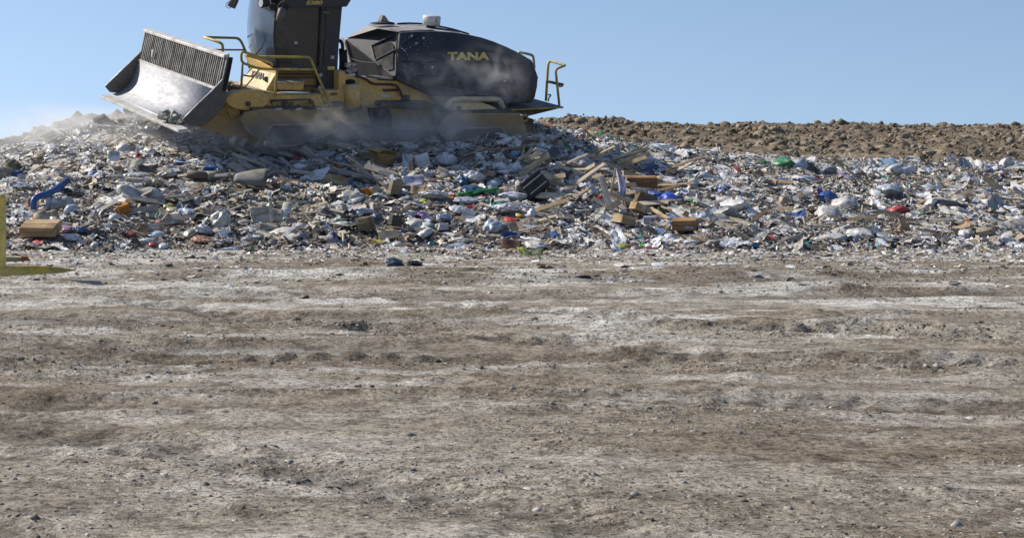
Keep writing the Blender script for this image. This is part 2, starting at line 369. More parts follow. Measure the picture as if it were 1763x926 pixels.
# blade
BY = 1.95
prof_px = [(249,53),(243.5,78),(238,104),(234,120),(227,137),(219.5,147),(210,155),(198,161),(186,163.5),(173,165)]
prof = [S(a, b, -BY) for a, b in prof_px]
def fine(pr, n):
    o = []
    for i in range(len(pr)-1):
        p0, p1, p2, p3 = pr[max(i-1,0)], pr[i], pr[i+1], pr[min(i+2,len(pr)-1)]
        for k in range(n):
            t = k/n; o.append(.5*((2*p1)+(-p0+p2)*t+(2*p0-5*p1+4*p2-p3)*t*t+(-p0+3*p1-3*p2+p3)*t**3))
    return o+[pr[-1]]
blade = MB(); lower = fine(prof[2:], 4)
blade_o = None
def curved(pr, y0, y1, th, ny=1):
    mb = MB(); n = len(pr)
    for y in (y0, y1):
        for off in (0, th):
            for i, p in enumerate(pr):
                t = (pr[min(i+1,n-1)]-pr[max(i-1,0)]).normalized(); nb = Vector((t.z, 0, -t.x))
                if nb.x > 0: nb = -nb
                mb.v.append(Vector((p.x, y, p.z))+nb*off)
    for i in range(n-1):
        mb.f += [[i, i+1, 2*n+i+1, 2*n+i], [n+i, 3*n+i, 3*n+i+1, n+i+1], [i, n+i, n+i+1, i+1], [2*n+i, 2*n+i+1, 3*n+i+1, 3*n+i]]
    mb.f += [[0, 2*n, 3*n, n], [n-1, 2*n-1, 4*n-1, 3*n-1]]
    return mb
bl = curved(lower[:-5], -BY, BY, .05).build('blade_plate', STEEL, root)
bl.data.polygons.foreach_set('use_smooth', [True]*len(bl.data.polygons))
bl['label'] = 'polished curved steel blade face'
curved(lower[-6:], -BY-.02, BY+.06, .05).build('cutting_edge', LIGHTSTEEL, bl, bev=.006)
gt, gb = prof[0], prof[2]
up = (gt-gb); upn = up.normalized(); nrm = Vector((upn.z, 0, -upn.x))
if nrm.x < 0: nrm = -nrm
gr = MB(); nb_ = 44
for i in range(nb_+1):
    y = -BY+.05+(2*BY-.1)*i/nb_
    hgap = .026 if i % 6 else .012
    c = (prof[0]+prof[1]+prof[2])/3
    pts = fine([prof[0], prof[1], prof[2]], 3)
    for a, b in zip(pts[:-1], pts[1:]):
        a = Vector((a.x, y-hgap/2, a.z)); b = Vector((b.x, y-hgap/2, b.z))
        gr.slab([a, b, b-nrm*.05, a-nrm*.05], (0, hgap, 0))
go = gr.build('slatted_screen', paint('screen_bar', (.30,.28,.255), (.16,.145,.13), .35, .5, metal=.1, scale=3), root)
bk = MB(); pts = fine([prof[0], prof[1], prof[2]], 3)
for j in range(9):
    y = -BY+(2*BY)*j/8
    for a, b in zip(pts[:-1], pts[1:]):
        a2 = Vector((a.x, y-.05, a.z))-nrm*.055; b2 = Vector((b.x, y-.05, b.z))-nrm*.055
        bk.slab([a2, b2, b2-nrm*.07, a2-nrm*.07], (0, .10, 0))
a2 = gt-nrm*.065; b2 = gb-nrm*.065; bk.slab([Vector((a2.x,-BY,a2.z)), Vector((a2.x,BY,a2.z)), Vector((b2.x,BY,b2.z)), Vector((b2.x,-BY,b2.z))], -nrm*.02)
bk.build('screen_backing', LINE, go)
MB().slab([Vector((gt.x+.03,-BY-.02,gt.z-.03)), Vector((gt.x+.03,BY,gt.z-.03)), Vector((gt.x-.08,BY,gt.z-.0)), Vector((gt.x-.08,-BY-.02,gt.z))], (0,0,.055)).build('top_rail', LIGHTSTEEL, root, bev=.01)
MB().slab([Vector((gb.x+.004,-BY,gb.z-.02)), Vector((gb.x+.004,BY,gb.z-.02)), Vector((gb.x+.004,BY,gb.z+.03)), Vector((gb.x+.004,-BY,gb.z+.03))], -nrm*.03).build('screen_sill', LIGHTSTEEL, go)
tagm = MB(); q = S(262, 92, -1.2); tagm.box((q.x, q.y, q.z), (.012, .05, .14)); tagm.build('paper_scrap', WHITE, go)
ep = [(391,98),(389,108),(383,137),(375,146),(361,160),(343,177),(326,194),(314,206),(323,216.5),(347,218),(366,203),(384,184),(390,150),(396,120),(400,99)]
epl = SP(ep, BY)
for s_ in (1, -1):
    vs = [Vector((p.x, s_*BY+(0 if s_ < 0 else 0), p.z)) for p in epl]
    e = MB().slab(vs, (0, .045*s_, 0)).build('end_plate', STEEL_D, root, bev=.008)
    ed = MB()
    for a, b in zip(vs[:7], vs[1:8]):
        ed.tube([a+Vector((.006, .02*s_, 0)), b+Vector((.006, .02*s_, 0))], .013, 6)
    ed.build('worn_edge', LIGHTSTEEL, e)
# small heap of earth and grass left on the blade lip
lump = MB()
for i in range(26):
    t = random.random(); q = S(280+t*36, 199+t*11, 1.15+t*.45)
    lump.box((q.x+random.uniform(-.05,.05), q.y, q.z+.02), (random.uniform(.06,.2), random.uniform(.05,.2), random.uniform(.02,.07)), (random.random(), random.random(), random.random()))
lump.build('debris_on_lip', paint('pale_debris', (.55,.55,.50), (.14,.14,.07), .6, .9, scale=12), bl)
# push arms behind the blade
for s_, nm in ((1, 'push_arm'), (-1, 'push_arm')):
    y = 1.25*s_
    pl = SP([(350,188),(384,176),(412,178),(413,200),(436,214),(452,247),(425,246),(345,219)], 1.25)
    MB().slab([Vector((p.x, y, p.z)) for p in pl], (0, -.22*s_, 0)).build(nm, YEL_D, root, bev=.02)
arm = MB().tube([S(345,204,.9), S(430,232,.9)], .14, 12).build('lift_cylinder', STEEL_D, root, True)
plate([(388,182),(398,176),(413,178),(414,199),(398,205)], 1.30, .1, 'arm_bracket', YEL_D)
# curved slats of the front radiator guard, seen between blade and cab
sl_ = MB()
for i in range(10):
    x0 = 387+i*4.2
    pts = [S(x0, 148+i*1.2, .4), S(x0+1.6, 155+i*1.2, .4), S(x0+.6, 163+i*1.2, .4), S(x0-3, 170+i*1.2, .4), S(x0-4, 178+i, .4)]
    sl_.tube(fine(pts, 2), .016, 6)
for i in range(8):
    x0 = 412+i*2.6; sl_.tube([S(x0, 186+i*1.2, .4), S(x0-2, 196+i*1.2, .4), S(x0+2, 204+i, .4)], .014, 6)
sl_.tube([S(385,146,.4), S(430,158,.4)], .03, 8); sl_.tube([S(383,171,.4), S(420,178,.4)], .02, 8)
sl_.build('curved_guard_slats', CREAM, root, True)
MB().slab(SP([(385,141),(399,141),(412,148),(412,152),(385,147)], .2), (0,-.8,0)).build('guard_cap', YEL_D, root, bev=.01)
# front nose box with the lettering panel
ny = 1.02
nose = plate([(475,128),(475,159),(458,158)], 1.0, 1.1, 'nose_box', YEL, bev=.01)
_pa, _pb, _pc = S(407,147,-.12), S(457,157.5,1.02), S(475,127,1.02)
_pn = (_pb-_pa).cross(_pc-_pa).normalized()
if _pn.z < 0: _pn = -_pn
def NP(px, py):                                 # the lettering panel leans well back
    o_ = MR.transposed() @ (Vector((0,0,HC))-MO); d = MR.transposed() @ Vector(((px-CX)/F, 1, -(py-HY)/F))
    return o_+d*(_pn.dot(_pa-o_)/_pn.dot(d))
MB().slab([NP(407,147), NP(435,118), NP(475,127), NP(457,157.5)], (0,-.02,-.02)).build('lettering_panel', YEL_P, nose, bev=.006)
MB().slab([S(422,92,-.22), S(430,95,-.04), S(473,118,.95), S(475,125,1.0), S(434.5,116.5,-.02)], (0,-.03,-.05)).build('sloped_cowl', YEL, root, bev=.008)
# lettering helper: flat letters on a machine face
def lettering(txt, o, r, u, size, mat, parent, name, shear=0, bold=.0, fit=None, lift=.006):
    cu = bpy.data.curves.new(name, 'FONT'); cu.body = txt; cu.size = 1; cu.extrude = .004; cu.shear = shear; cu.offset = bold; cu.align_x = 'LEFT'
    tmp = bpy.data.objects.new(name, cu); COL.objects.link(tmp)
    dg = bpy.context.evaluated_depsgraph_get(); me = bpy.data.meshes.new_from_object(tmp.evaluated_get(dg)); bpy.data.objects.remove(tmp)
    r = Vector(r)-Vector(o); u = Vector(u)-Vector(o)
    xs = [v.co.x for v in me.vertices]; ys = [v.co.y for v in me.vertices]
    x0, x1, y0, y1 = min(xs), max(xs), min(ys), max(ys); n = r.cross(u).normalized()
    for v in me.vertices:
        a = (v.co.x-x0)/(x1-x0); b = (v.co.y-y0)/(y1-y0); v.co = Vector(o)+r*a+u*b+n*(lift+v.co.z)
    ob = bpy.data.objects.new(name, me); COL.objects.link(ob); me.materials.clear(); me.materials.append(mat); ob.parent = parent; ob['label'] = 'letters reading '+txt; return ob
lettering('TANA', NP(430.5,133), NP(453.5,138.5), NP(434.5,122), 1, INK, nose, 'lettering', bold=.03, lift=.01)
lg = MB(); c = NP(459.5,138); lg.tube([c+Vector((0,.004,.004)), c+Vector((0,.014,.014))], .065, 20); lg.build('round_emblem', INK, nose)
# deck, steps and frame below the cab
ck = 1.42
plate([(453,158),(470,161),(553,162),(560,187),(578,190),(440,191),(450,184),(462,182)], 1.30, .12, 'side_beam', YEL, bev=.015)
plate([(465,172),(535,170.5),(540,174),(542,181),(539,185),(470,184.5)], 1.325, .02, 'beam_slot', MUD, bev=.004)
plate([(469,176),(535,172.5),(540,177),(538,183.5),(470,184)], 1.335, .02, 'slot_lever', YEL_D, bev=.006)
pv = MB(); c = S(427,172.5,1.40); pv.slab([c+Vector((.42*math.cos(a)-.0, 0, .19*math.sin(a) if False else .19*math.sin(a))) for a in [i*math.pi/16 for i in range(32)]], (0,-.2,0))
pv.build('arm_pivot', YEL, root, bev=.02)
plate([(440,160),(455,159),(462,166),(461,183),(440,186)], 1.38, .18, 'pivot_cheek', YEL_D, bev=.015)
for a_, b_ in ((427,179),(535,176),(491,177)):
    c = S(a_, b_, 1.41); MB().tube([c, c+Vector((0,.03,0))], .045, 12).build('bolt', MUD, root)
plate([(480,143),(524,142),(522,156),(480,155)], 1.12, .5, 'step_box', YEL, bev=.012)
MB().slab([S(479,141,1.16), S(524,140.5,1.16), S(517,135.5,.55), S(476,137,.55)], (0,0,-.03)).build('step_tread', CREAM, root, bev=.006)
plate([(476,123),(548,123),(552,160),(476,158)], .72, .3, 'inner_frame', YEL_D, bev=.01)
for yy in (127,132.5,147,160): plate([(478,yy),(546,yy),(546,yy+2.6),(478,yy+2.6)], .76, .03, 'frame_rib', MUD, bev=.003)
plate([(583,123),(595,123),(596,150),(593,178),(596,212),(570,214),(562,190),(557,176),(550,156),(583,156)], 1.05, .5, 'frame_column', YEL, bev=.02)
plate([(558,178),(592,176),(592,184),(562,186)], 1.20, .3, 'frame_step', STEEL_D, bev=.01)
lettering('ecm', S(568,165,1.05), S(580,164,1.05), S(568.6,160.5,1.05), 1, INK, root, 'lettering', bold=.03)
# cab
cy0, cy1 = -.38, .85
win = [(479,2),(475,20),(472.5,45),(471.5,64),(473,88),(478,114),(548,116),(560,112),(560,2)]
cab = MB()
pil = [(560,-14),(592,-14),(589.5,13),(583,85),(581.5,119),(581,154),(550,155),(549,118),(556,112),(560,60)]
cabo = plate(pil, cy1, cy1-cy0, 'cab_rear_panel', BLK2, bev=.012)
cabo['label'] = 'dusty black rear cab panel'
plate([(479,114),(553,114),(553,123),(484,124)], cy1, cy1-cy0, 'cab_floor', BLK2, bev=.012)
plate([(470,-22),(604,-22),(605,0),(598,12),(588,13),(500,14),(492,9),(480,3),(468,1)], cy1+.06, cy1-cy0+.12, 'cab_roof', BLK2, bev=.015)
lettering('E380', S(527,8.6,cy1+.065), S(555,8.6,cy1+.065), S(527,1.6,cy1+.065), 1, GOLD, root, 'lettering', shear=.25, bold=.03)
dr = plate(win, cy1-.02, .015, 'door_glass', GLASS_S, bev=None)
fr = MB().tube([S(a,b,cy1) for a,b in [(480,0),(475.5,20),(473,45),(472,64),(473.5,88),(479,115)]], .03, 8)
fr.build('door_frame', BLK2, dr, True)
MB().tube([S(553,4,cy1), S(551,60,cy1), S(548,114,cy1)], .022, 8).build('door_post', BLKR, dr, True)
MB().box(S(561,22,cy1+.02), (.16,.04,.05)).build('door_handle', STEEL_D, dr, bev=.008)
MB().box(S(509,74,cy1-.02), (.07,.04,.05)).build('latch', STEEL, dr, bev=.008)
far = MB().slab(SP([(540,-10),(560,-10),(556,112),(548,112)], cy0+.02), (0,.02,0)).build('far_pillar', BLK2, cabo)
# curved windscreen
ws = MB(); A = [S(a,b,cy1-.03) for a,b in [(479,0),(475,20),(472.5,45),(471.5,64),(473,88),(478,114)]]
nA, nW = len(A), 9
Af = fine(A, 3); nA = len(Af)
for i, p in enumerate(Af):
    for j in range(nW):
        t = j/(nW-1); y = cy1-.03+(cy0+.03-cy1)*t; ws.v.append(Vector((p.x+.13*math.sin(math.pi*t), y, p.z)))
for i in range(nA-1):
    for j in range(nW-1): a = i*nW+j; ws.f.append([a, a+1, a+nW+1, a+nW])
wso = ws.build('windscreen', GLASS_F, root, True)
wp = MB().tube([S(449,96,.5)+Vector((.12,0,0)), S(462,82,.45)+Vector((.13,0,0)), S(469,64,.4)+Vector((.13,0,0))], .012, 6).build('wiper', BLKR, wso, True)
lowcab = [S(432,93,cy0), S(478,115,cy1)]
# inside the cab
seat = MB().box(S(515,90,.2), (.5,.5,.14)).box(S(538,62,.2), (.14,.48,.75), (0,.12,0)); seat.build('operator_seat', BLKR, root, bev=.05)
MB().tube([S(484,96,.25), S(494,70,.25)], .035, 8).ring(S(494,68,.25), (-.6,0,.8), .19, .018).build('steering_wheel', BLKR, root, True)
MB().box(S(480,104,.2), (.25,.7,.4)).build('dashboard', BLKR, root, bev=.03)
# mirrors and lamps
for a, b, r_ in (((487,14),(481,39),.075),):
    q0, q1 = S(*a, 1.18), S(*b, 1.18); d = q1-q0
    MB().tube([q0, q0+d*.08, q0+d*.5, q0+d*.92, q1], [r_*.5, r_, r_*1.08, r_, r_*.4], 14).build('side_mirror', STEEL_D, root, True)
MB().tube(smooth_path([S(474,36,1.0), S(480,8,1.1), S(490,3,1.18), S(487,16,1.18)], .1), .018, 8).build('mirror_arm', BLKR, root, True)
m2 = MB().tube([S(406,-6,.3), S(403.5,0,.3), S(398,13,.3)], [.06,.085,.08], 14).build('side_mirror', STEEL_D, root, True)
MB().tube(smooth_path([S(404,-4,.3), S(440,-22,.2), S(478,-16,.3)], .2), .02, 8).build('mirror_arm', BLKR, root, True)
MB().ring(S(394,9.5,.3), (.1,1,.1), .055, .006).build('wire_loop', STEEL_D, m2, True)
for (a, b), r_, yy in (((452,5),.10,.75), ((466,6),.085,.8), ((488,8),.11,.98)):
    c = S(a, b, yy)
    h = MB().tube([c+Vector((-.12,0,0)), c+Vector((.02,0,0))], [r_*.7, r_], 16).build('work_lamp', BLKR, root, True)
    MB().tube([c+Vector((.02,0,0)), c+Vector((.035,0,0))], r_*.85, 16).build('lens', CHROME, h)
MB().box(S(470,10,.6), (.3,.7,.14)).build('lamp_bracket', BLKR, root, bev=.01)
MB().slab(SP([(570,96.5),(575.5,96.5),(575.5,102),(570,102)], cy1+.006), (0,-.005,0)).build('sticker', WHITE, cabo)
MB().slab(SP([(564,115),(576.5,115),(576.5,120.5),(564,120.5)], cy1+.006), (0,-.005,0)).build('sticker', GOLD, cabo)
for a, b in ((551,129),(579,128),(549,151),(577,152)):
    c = S(a, b, cy1+.005); MB().tube([c, c+Vector((0,.04,0))], .035, 12).build('bolt', STEEL, cabo)
# things between the cab and the engine hood
for i, (a, b, c_, d_) in enumerate(((586,84,583,150),(590,88,587,150),(594,86,592,146),(583,70,590,92))):
    MB().tube(smooth_path([S(a, b, .2), S((a+c_)/2+3, (b+d_)/2-8, .25), S(c_, d_, .3)], .3), .035, 8).build('hydraulic_hose', BLKR, root, True)
MB().tube([S(606,145.5,1.1), S(606.5,186,1.1)], .155, 24).build('accumulator', YEL, root, True)
MB().tube([S(606,184,1.1), S(606.5,189,1.1)], .19, 24).build('accumulator_collar', MUD, root, True)
jk = MB()
for i in range(14):
    q = S(random.uniform(597,609), random.uniform(104,128), .4); jk.box(q, (random.uniform(.03,.16), .1, random.uniform(.02,.06)), (0, random.uniform(-1,1), 0))
jk.build('radiator_fittings', LIGHTSTEEL, root)
# rear chassis
plate([(590,128),(620,131),(651,137),(681,138),(716,154),(746,168),(768,188),(700,186),(655,183),(600,190)], 1.0, .1, 'chassis_side', YEL, bev=.02)
plate([(736,163),(766,162.5),(841,165),(842,172),(760,189)], 1.05, .1, 'chassis_rear_side', YEL_B, bev=.02)
plate([(655,177),(668,175.5),(740,176),(776,191),(772,194),(735,190),(655,184)], 1.22, .25, 'catwalk', STEEL_D, bev=.012)
plate([(596,186),(655,183),(735,189),(774,194),(764,212),(754,224),(744,226),(669,224),(627,214.5),(591,213.5)], 1.12, .3, 'belly_plate', YEL_B, bev=.02)
plate([(634,186),(668,184),(676,200),(674,221),(640,214)], 1.16, .03, 'belly_plate_patch', MUD, bev=.01)
MB().tube([S(655,196,1.14), S(655,196,1.24)], .1, 16).build('pivot_pin', MUD, root, True)
MB().slab(SP([(658,162),(670,162),(670,168),(658,168)], 1.012), (0,-.008,0)).build('sticker', WHITE, root)
plate([(692.5,164),(706,164),(706,176),(692.5,176)], 1.03, .1, 'junction_box', STEEL_D, bev=.01)
MB().tube(smooth_path([S(612,131,1.04), S(630,136,1.05), S(641,145.5,1.06), S(672,145.5,1.06), S(684,147,1.06), S(691,162,1.05), S(692,166,1.05)], .15), .022, 8).build('hydraulic_hose', HOSE, root, True)
plate([(659,153.5),(689,153.5),(692,157.5),(662,158.5)], 1.03, .04, 'red_plate', HOSE, bev=.006)
MB().tube(smooth_path([S(595,141,1.0), S(604,139,1.05), S(611,141,1.05), S(606,145,1.05), S(595,146,1.05)], .05), .03, 8).build('hydraulic_hose', BLKR, root, True)
# engine hood
def hy(py): return .65+(1.18-.65)*min(1, max(0, (py-54)/(150-54)))
def H(px, py): return S(px, py, hy(py))
top = [(690,56),(718,54.5),(750,54),(780,56),(807,60),(829,65),(849,71.5),(872,81),(895,92),(916,104.5)]
rear = [(919,111),(927,133.5),(924.5,150),(921.5,168),(915,178)]
bot = [(870,177.5),(841,166),(746,166),(716,152),(682,137)]
outl = [H(a, b) for a, b in top+rear+bot]; n = len(outl)
hv = outl+[Vector((p.x, -p.y, p.z)) for p in outl]
hf = [list(range(n)), list(range(n, 2*n))[::-1]]+[[i, n+i, n+(i+1) % n, (i+1) % n] for i in range(n-1)]
Aw = S(593,67,-.45); Bw = S(612,131,-.34); Ew = S(650,49.5,.32); C_, D_ = outl[-1], outl[0]; Fw = S(634,43,-.25)
Cf, Df = hv[2*n-1], hv[n]
b0 = len(hv); hv += [Aw, Bw, Ew, Fw]
hf += [[b0, b0+1, n-1], [b0, n-1, 0], [b0, 0, b0+2], [b0, b0+2, b0+3], [b0+3, b0+2, 0, n], [b0, b0+3, n], [b0, n, 2*n-1, b0+1], [b0+1, 2*n-1, n-1]]
hm = MB().add(hv, hf); hood = hm.build('engine_hood', BLK, root); bevel(hood, .02, 3)
def hseam(pts, r=.008, nm='panel_seam', mat=LINE, lift=.0):
    return MB().tube([H(a, b)+Vector((0, lift, 0)) for a, b in pts], r, 6).build(nm, mat, hood)
hseam([(684,57),(683,90),(682,135)], .014); hseam([(682,107.5),(760,107.5),(840,108.5),(918,110.5)], .010); hseam([(720,131),(800,132),(926,134)], .008)
hseam([(720,108),(722,152)], .007)
hseam([(887,92),(889,134)], .006); hseam([(901,136),(899,176)], .008); hseam([(912,136),(907,176)], .008); hseam([(725,58),(684,86)], .009)
hseam([(690,83),(697,89)], .012, 'lever', STEEL, .03)
for a, b in ((708,62),(728,66),(716,75),(868,140),(744,116)): 
    c = H(a, b); MB().tube([c, c+Vector((0,.02,0))], .025, 8).build('rivet', STEEL, hood)
o = H(770,104.5); lettering('TANA', o, H(842,104.5), H(770,90.5), 1, GOLD, hood, 'lettering', bold=.045, lift=.012)
# angled front panels with their frames
def on_facet(px, py):
    o_ = MR.transposed() @ (Vector((0,0,HC))-MO); d = MR.transposed() @ Vector(((px-CX)/F, 1, -(py-HY)/F))
    nn = (D_-Aw).cross(C_-Aw); t = nn.dot(Aw-o_)/nn.dot(d); return o_+d*t
fn = (D_-Aw).cross(C_-Aw).normalized()
if fn.y < 0: fn = -fn
def fbar(pts, r, mat=BLKR, nm='panel_frame', par=hood): return MB().tube([on_facet(a, b)+fn*.015 for a, b in pts], r, 6).build(nm, mat, par)
mesh_p = MB().slab([on_facet(a, b)+fn*.004 for a, b in [(643,82),(672,72),(678,80),(677,120),(668,122),(652,110),(645,104)]], fn*.012).build('mesh_panel', paint('dusty_grille', (.055,.052,.052), (.035,.035,.035), .5, .7, scale=5), hood)
fbar([(640,80),(676,62)], .02, BLK2); fbar([(640,80),(646,104),(654,114)], .02, BLK2); fbar([(647,104),(682,86)], .02, BLK2); fbar([(606,103),(624,108),(646,110)], .012, BLK2); 
MB().slab([Aw+Vector((.02,0,.01)), Aw+Vector((.02,-.12,.02)), Bw+Vector((.02,-.12,.02)), Bw+Vector((.02,0,.01))], (.02,.02,0)).build('front_trim', LIGHTSTEEL, hood)
plate([(648,135.5),(682,137),(682,141),(652,140.5)], 1.0, .5, 'hood_sill', BLK2, bev=.01)
# on the hood
c = S(743,36,0); cap = MB(); cap.tube([c+Vector((0,0,-.085)), c+Vector((0,0,.075)), c+Vector((0,0,.095))], [.175,.178,.165], 28); cap.build('air_intake_cap', WHITE, root, True)
MB().tube([c+Vector((0,0,-.2)), c+Vector((0,0,-.08))], .10, 16).build('intake_stem', BLKR, root, True)
MB().box(c+Vector((.0,.172,.02)), (.015,.02,.07)).build('slot', LINE, cap if False else root)
MB().slab(SP([(655,39),(659,27.5),(662.5,27),(666,31),(671,39.5),(661,40)], -.35), (0,-.12,0)).build('exhaust_flap', paint('grey_cast', (.33,.31,.29), (.18,.16,.15), .5, .6, metal=.2, scale=6), root, bev=.01)
plate([(645,41.5),(660,39.5),(680,39.5),(680,43.5),(645,43)], -.2, .2, 'flap_base', BLKR, bev=.01)
MB().tube(fine([S(684,41.5,-.5), S(705,40.5,-.5), S(732,42,-.5), S(757,46,-.5), S(780,51,-.5), S(807,59,-.5)], 2), .018, 8).build('hood_rail', BLKR, root, True)
MB().tube(fine([S(735,47,0), S(757,50,.1), S(790,56,.2)], 3), .022, 8).build('hood_rail', BLKR, root, True)
MB().slab([H(690,56)+Vector((0,-.05,.012)), H(750,54)+Vector((0,-.05,.012)), H(750,54)+Vector((0,-.5,.012)), H(690,56)+Vector((0,-.5,.012))], (0,0,.012)).build('dusty_hatch', paint('dusty_hatch', (.36,.34,.32), (.20,.19,.18), .5, .7, scale=4), root, bev=.004)
# guards with drums
_z0, _z1 = S(480,250,1.5).z, S(480,190,1.5).z
GUARD = paint('muddy_yellow_guard', (.36,.25,.11), (.15,.125,.09), 1.2, .8, scale=2.2, sc=(.45,1,4.5), dust=.5, edge=.09, mud=(_z0+.12, _z1-.02))
RIM = paint('rubbed_rim', (.42,.40,.37), (.22,.20,.17), .5, .5, metal=.2, scale=5)
fg = [(437,191),(450,188.5),(564,188),(573,200),(578.5,211),(580.6,223.5),(571,229),(530,243),(505,251),(479,250.5),(434,232),(421,219),(413,206),(424,194)]
g1 = plate(fg, 1.52, .10, 'drum_guard', GUARD, bev=.02); g1['label'] = 'scratched muddy yellow guard over the front drum'
plate([(468,215.5),(536,214.5),(540,221),(543,233),(536,240),(500,249.5),(466,245),(457,234)], 1.535, .02, 'guard_hatch', HATCH, bev=.008)
for pts in ([(421,219),(434,232),(479,251),(505,251.5),(571,229.5),(581,224),(579,211),(570,190)], [(468,215.5),(536,214.5),(543,233),(536,240)], [(468,215.5),(457,234),(466,245)]):
    MB().tube([S(a, b, 1.53) for a, b in pts], .016, 6).build('guard_rim', RIM, g1, True)
plate([(571,229),(588,213),(596,240),(590,242),(583,238)], 1.15, .05, 'mud_flap', STEEL_D, bev=.006)
plate([(432,186),(552,185.5),(560,189),(436,192)], 1.50, .5, 'guard_top', STEEL_D, bev=.01)
for t in range(7):
    q = S(478+t*12, 187.3, 1.47); MB().box(q, (random.uniform(.05,.2), .1, .03), (0, random.uniform(-.2,.2), 0)).build('mud_clod', LIGHTSTEEL if t % 3 == 0 else MUD, root)
rgp = [(775.5,196),(892,195.5),(897,197),(901,206),(904.6,217),(909,229),(868,248),(850,251),(800,250),(792,248),(768,238),(753,223),(764,210)]
g2 = plate(rgp, 1.52, .10, 'drum_guard', GUARD, bev=.02); g2['label'] = 'mud streaked yellow guard over the rear drum'
plate([(800,221),(863,220),(870,228),(873,240),(868,244),(845,249),(800,248),(789,240)], 1.535, .02, 'guard_hatch', HATCH, bev=.008)
for pts in ([(753,223),(768,238),(792,248.5),(800,250.5),(850,251),(868,248),(909,229.5)], [(789,240),(800,221),(863,220),(870,228),(873,240)]):
    MB().tube([S(a, b, 1.53) for a, b in pts], .014, 6).build('guard_rim', RIM, g2, True)
plate([(765,192),(860,189.5),(895,193),(897,197),(775,196.5)], 1.50, .5, 'guard_top', STEEL_D, bev=.01)
MB().ring(S(903,204,1.45), (0,1,0), .062, .028).build('tow_eye', YEL_D, root, True)
cx1 = (S(500,238,1.5)+S(500,238,-1.5))/2
def drum(px, zc, rad):
    c = S(px, 225, 1.5); mb = MB(); mb.tube([Vector((c.x,1.46,zc)), Vector((c.x,.22,zc))], rad, 40); mb.tube([Vector((c.x,-.22,zc)), Vector((c.x,-1.46,zc))], rad, 40)
    d = mb.build('steel_drum', MUD, root, True)
    th = MB()
    for y in np.arange(-1.38, 1.4, .3):
        if abs(y) < .2: continue
        for k in range(16):
            a = 2*math.pi*k/16+y; p0 = Vector((c.x+math.cos(a)*rad*.98, y, zc+math.sin(a)*rad*.98)); d_ = Vector((math.cos(a), 0, math.sin(a)))
            th.tube([p0, p0+d_*.13], [.07,.045], 6)
    th.build('drum_teeth', STEEL_D, d); d.data.polygons.foreach_set('use_smooth', [False]*len(d.data.polygons)); return d
zb = S(480,248,1.5).z
drum(500, zb+.33, .30); drum(832, zb+.33, .30)
for a, b in ((403,243),(421,246),(446,249)):
    c = S(a, b, 1.2); MB().tube([c+Vector((.05,0,-.07)), c+Vector((0,0,.1))], [.05,.08], 8).build('drum_tooth', LIGHTSTEEL, root, True)
# yellow grab bar over the rear guard
gbp = smooth_path([S(766,187,1.46), S(776,173,1.46), S(782,171,1.46), S(855,171,1.46), S(861,173.5,1.46), S(867,187,1.46)], .12)
MB().tube(gbp, .05, 12).build('grab_bar', CREAM, root, True)
plate([(778,191),(781,184),(790,179.5),(805,177),(832,177.5),(848,183),(862,191)], 1.40, .2, 'fender_hump', YEL_P, bev=.03)
c = S(790,186,1.41); MB().tube([c, c+Vector((0,.02,0))], .045, 12).build('bolt', MUD, root)
# rear deck
dk = [S(866,189,1.42), S(915,186.5,1.42), S(963,183.5,1.42), S(970.5,184,1.36)]
dkf = [Vector((p.x, -p.y, p.z)) for p in dk[::-1]]
MB().slab(dk+dkf, (0,0,-.035)).build('rear_deck', STEEL_D, root, bev=.01)
MB().slab(SP([(878,190.5),(968,186),(909,200.5),(897,196)], 1.36), (0,-2.7,0)).build('deck_skirt', paint('brown_skirt', (.13,.085,.045), (.06,.05,.04), .5, .7, scale=3), root, bev=.01)
ft = MB().tube([S(880,190,1.42), S(968,185.3,1.42)], .015, 6).build('deck_edge', YEL_R, root, True)
lr = .026
rl = MB().tube(smooth_path([S(940,174,.9), S(942,140,.9), S(944,108.5,.9), S(948,105.5,.9), S(974,113,1.38), S(967,115,1.38), S(957,120,1.38), S(957,126,1.38), S(959.5,148,1.38), S(963,182,1.38)], .07), lr, 10).build('ladder_rail', YEL_R, root, True)
MB().tube([S(943.5,140.5,.9), S(958,144,1.3), S(970,146.5,1.4)], .03, 8).build('ladder_rung', STEEL_D, rl, True)
MB().tube(smooth_path([S(970,147,1.4), S(966,149.5,1.38), S(959,148,1.38)], .04), .02, 8).build('ladder_rung', YEL_R, rl, True)
MB().tube(smooth_path([S(944,175,.95), S(945,168,.95), S(949,165,.95), S(946.5,163,.95), S(944,164,.95)], .03), .014, 8).build('hook', STEEL_D, rl, True)
MB().tube(smooth_path([S(893,90,-.6), S(912,94,-.6), S(918,96.5,-.6), S(919,106,-.6), S(920,118,-.6)], .07), .028, 10).build('hand_rail', CREAM, root, True)
# front hand rails
def rail(pts, y, nm='hand_rail', r=.024, mat=YEL_R):
    pp = [S(p[0], p[1], p[2] if len(p) > 2 else y) for p in pts]
    return MB().tube(smooth_path(pp, .10), r, 10).build(nm, mat, root, True)
rail([(446,98.5),(425,91.5),(419,89),(415.5,92),(415.5,104),(419,109.5),(446,118.5),(476,120),(541,120)], 1.36)
rail([(446,98.5),(529,98.5),(535,101.5),(545,126),(571,187)], 1.36)
rail([(417.5,110),(416,140),(414.5,168)], 1.36, 'rail_post', .022, YEL_D)
rail([(476.5,120),(475.5,140),(473.5,166)], 1.36, 'rail_post')
rail([(416,129),(430,132),(438,131),(446,120)], 1.3, 'rail_brace', .016, YEL_D)
rail([(414.5,158),(431,140),(440,128)], 1.3, 'rail_brace', .014, YEL_D)
rail([(424,96),(430,97.5),(462,107),(467,109),(469,114)], 1.2, 'hand_rail', .02)
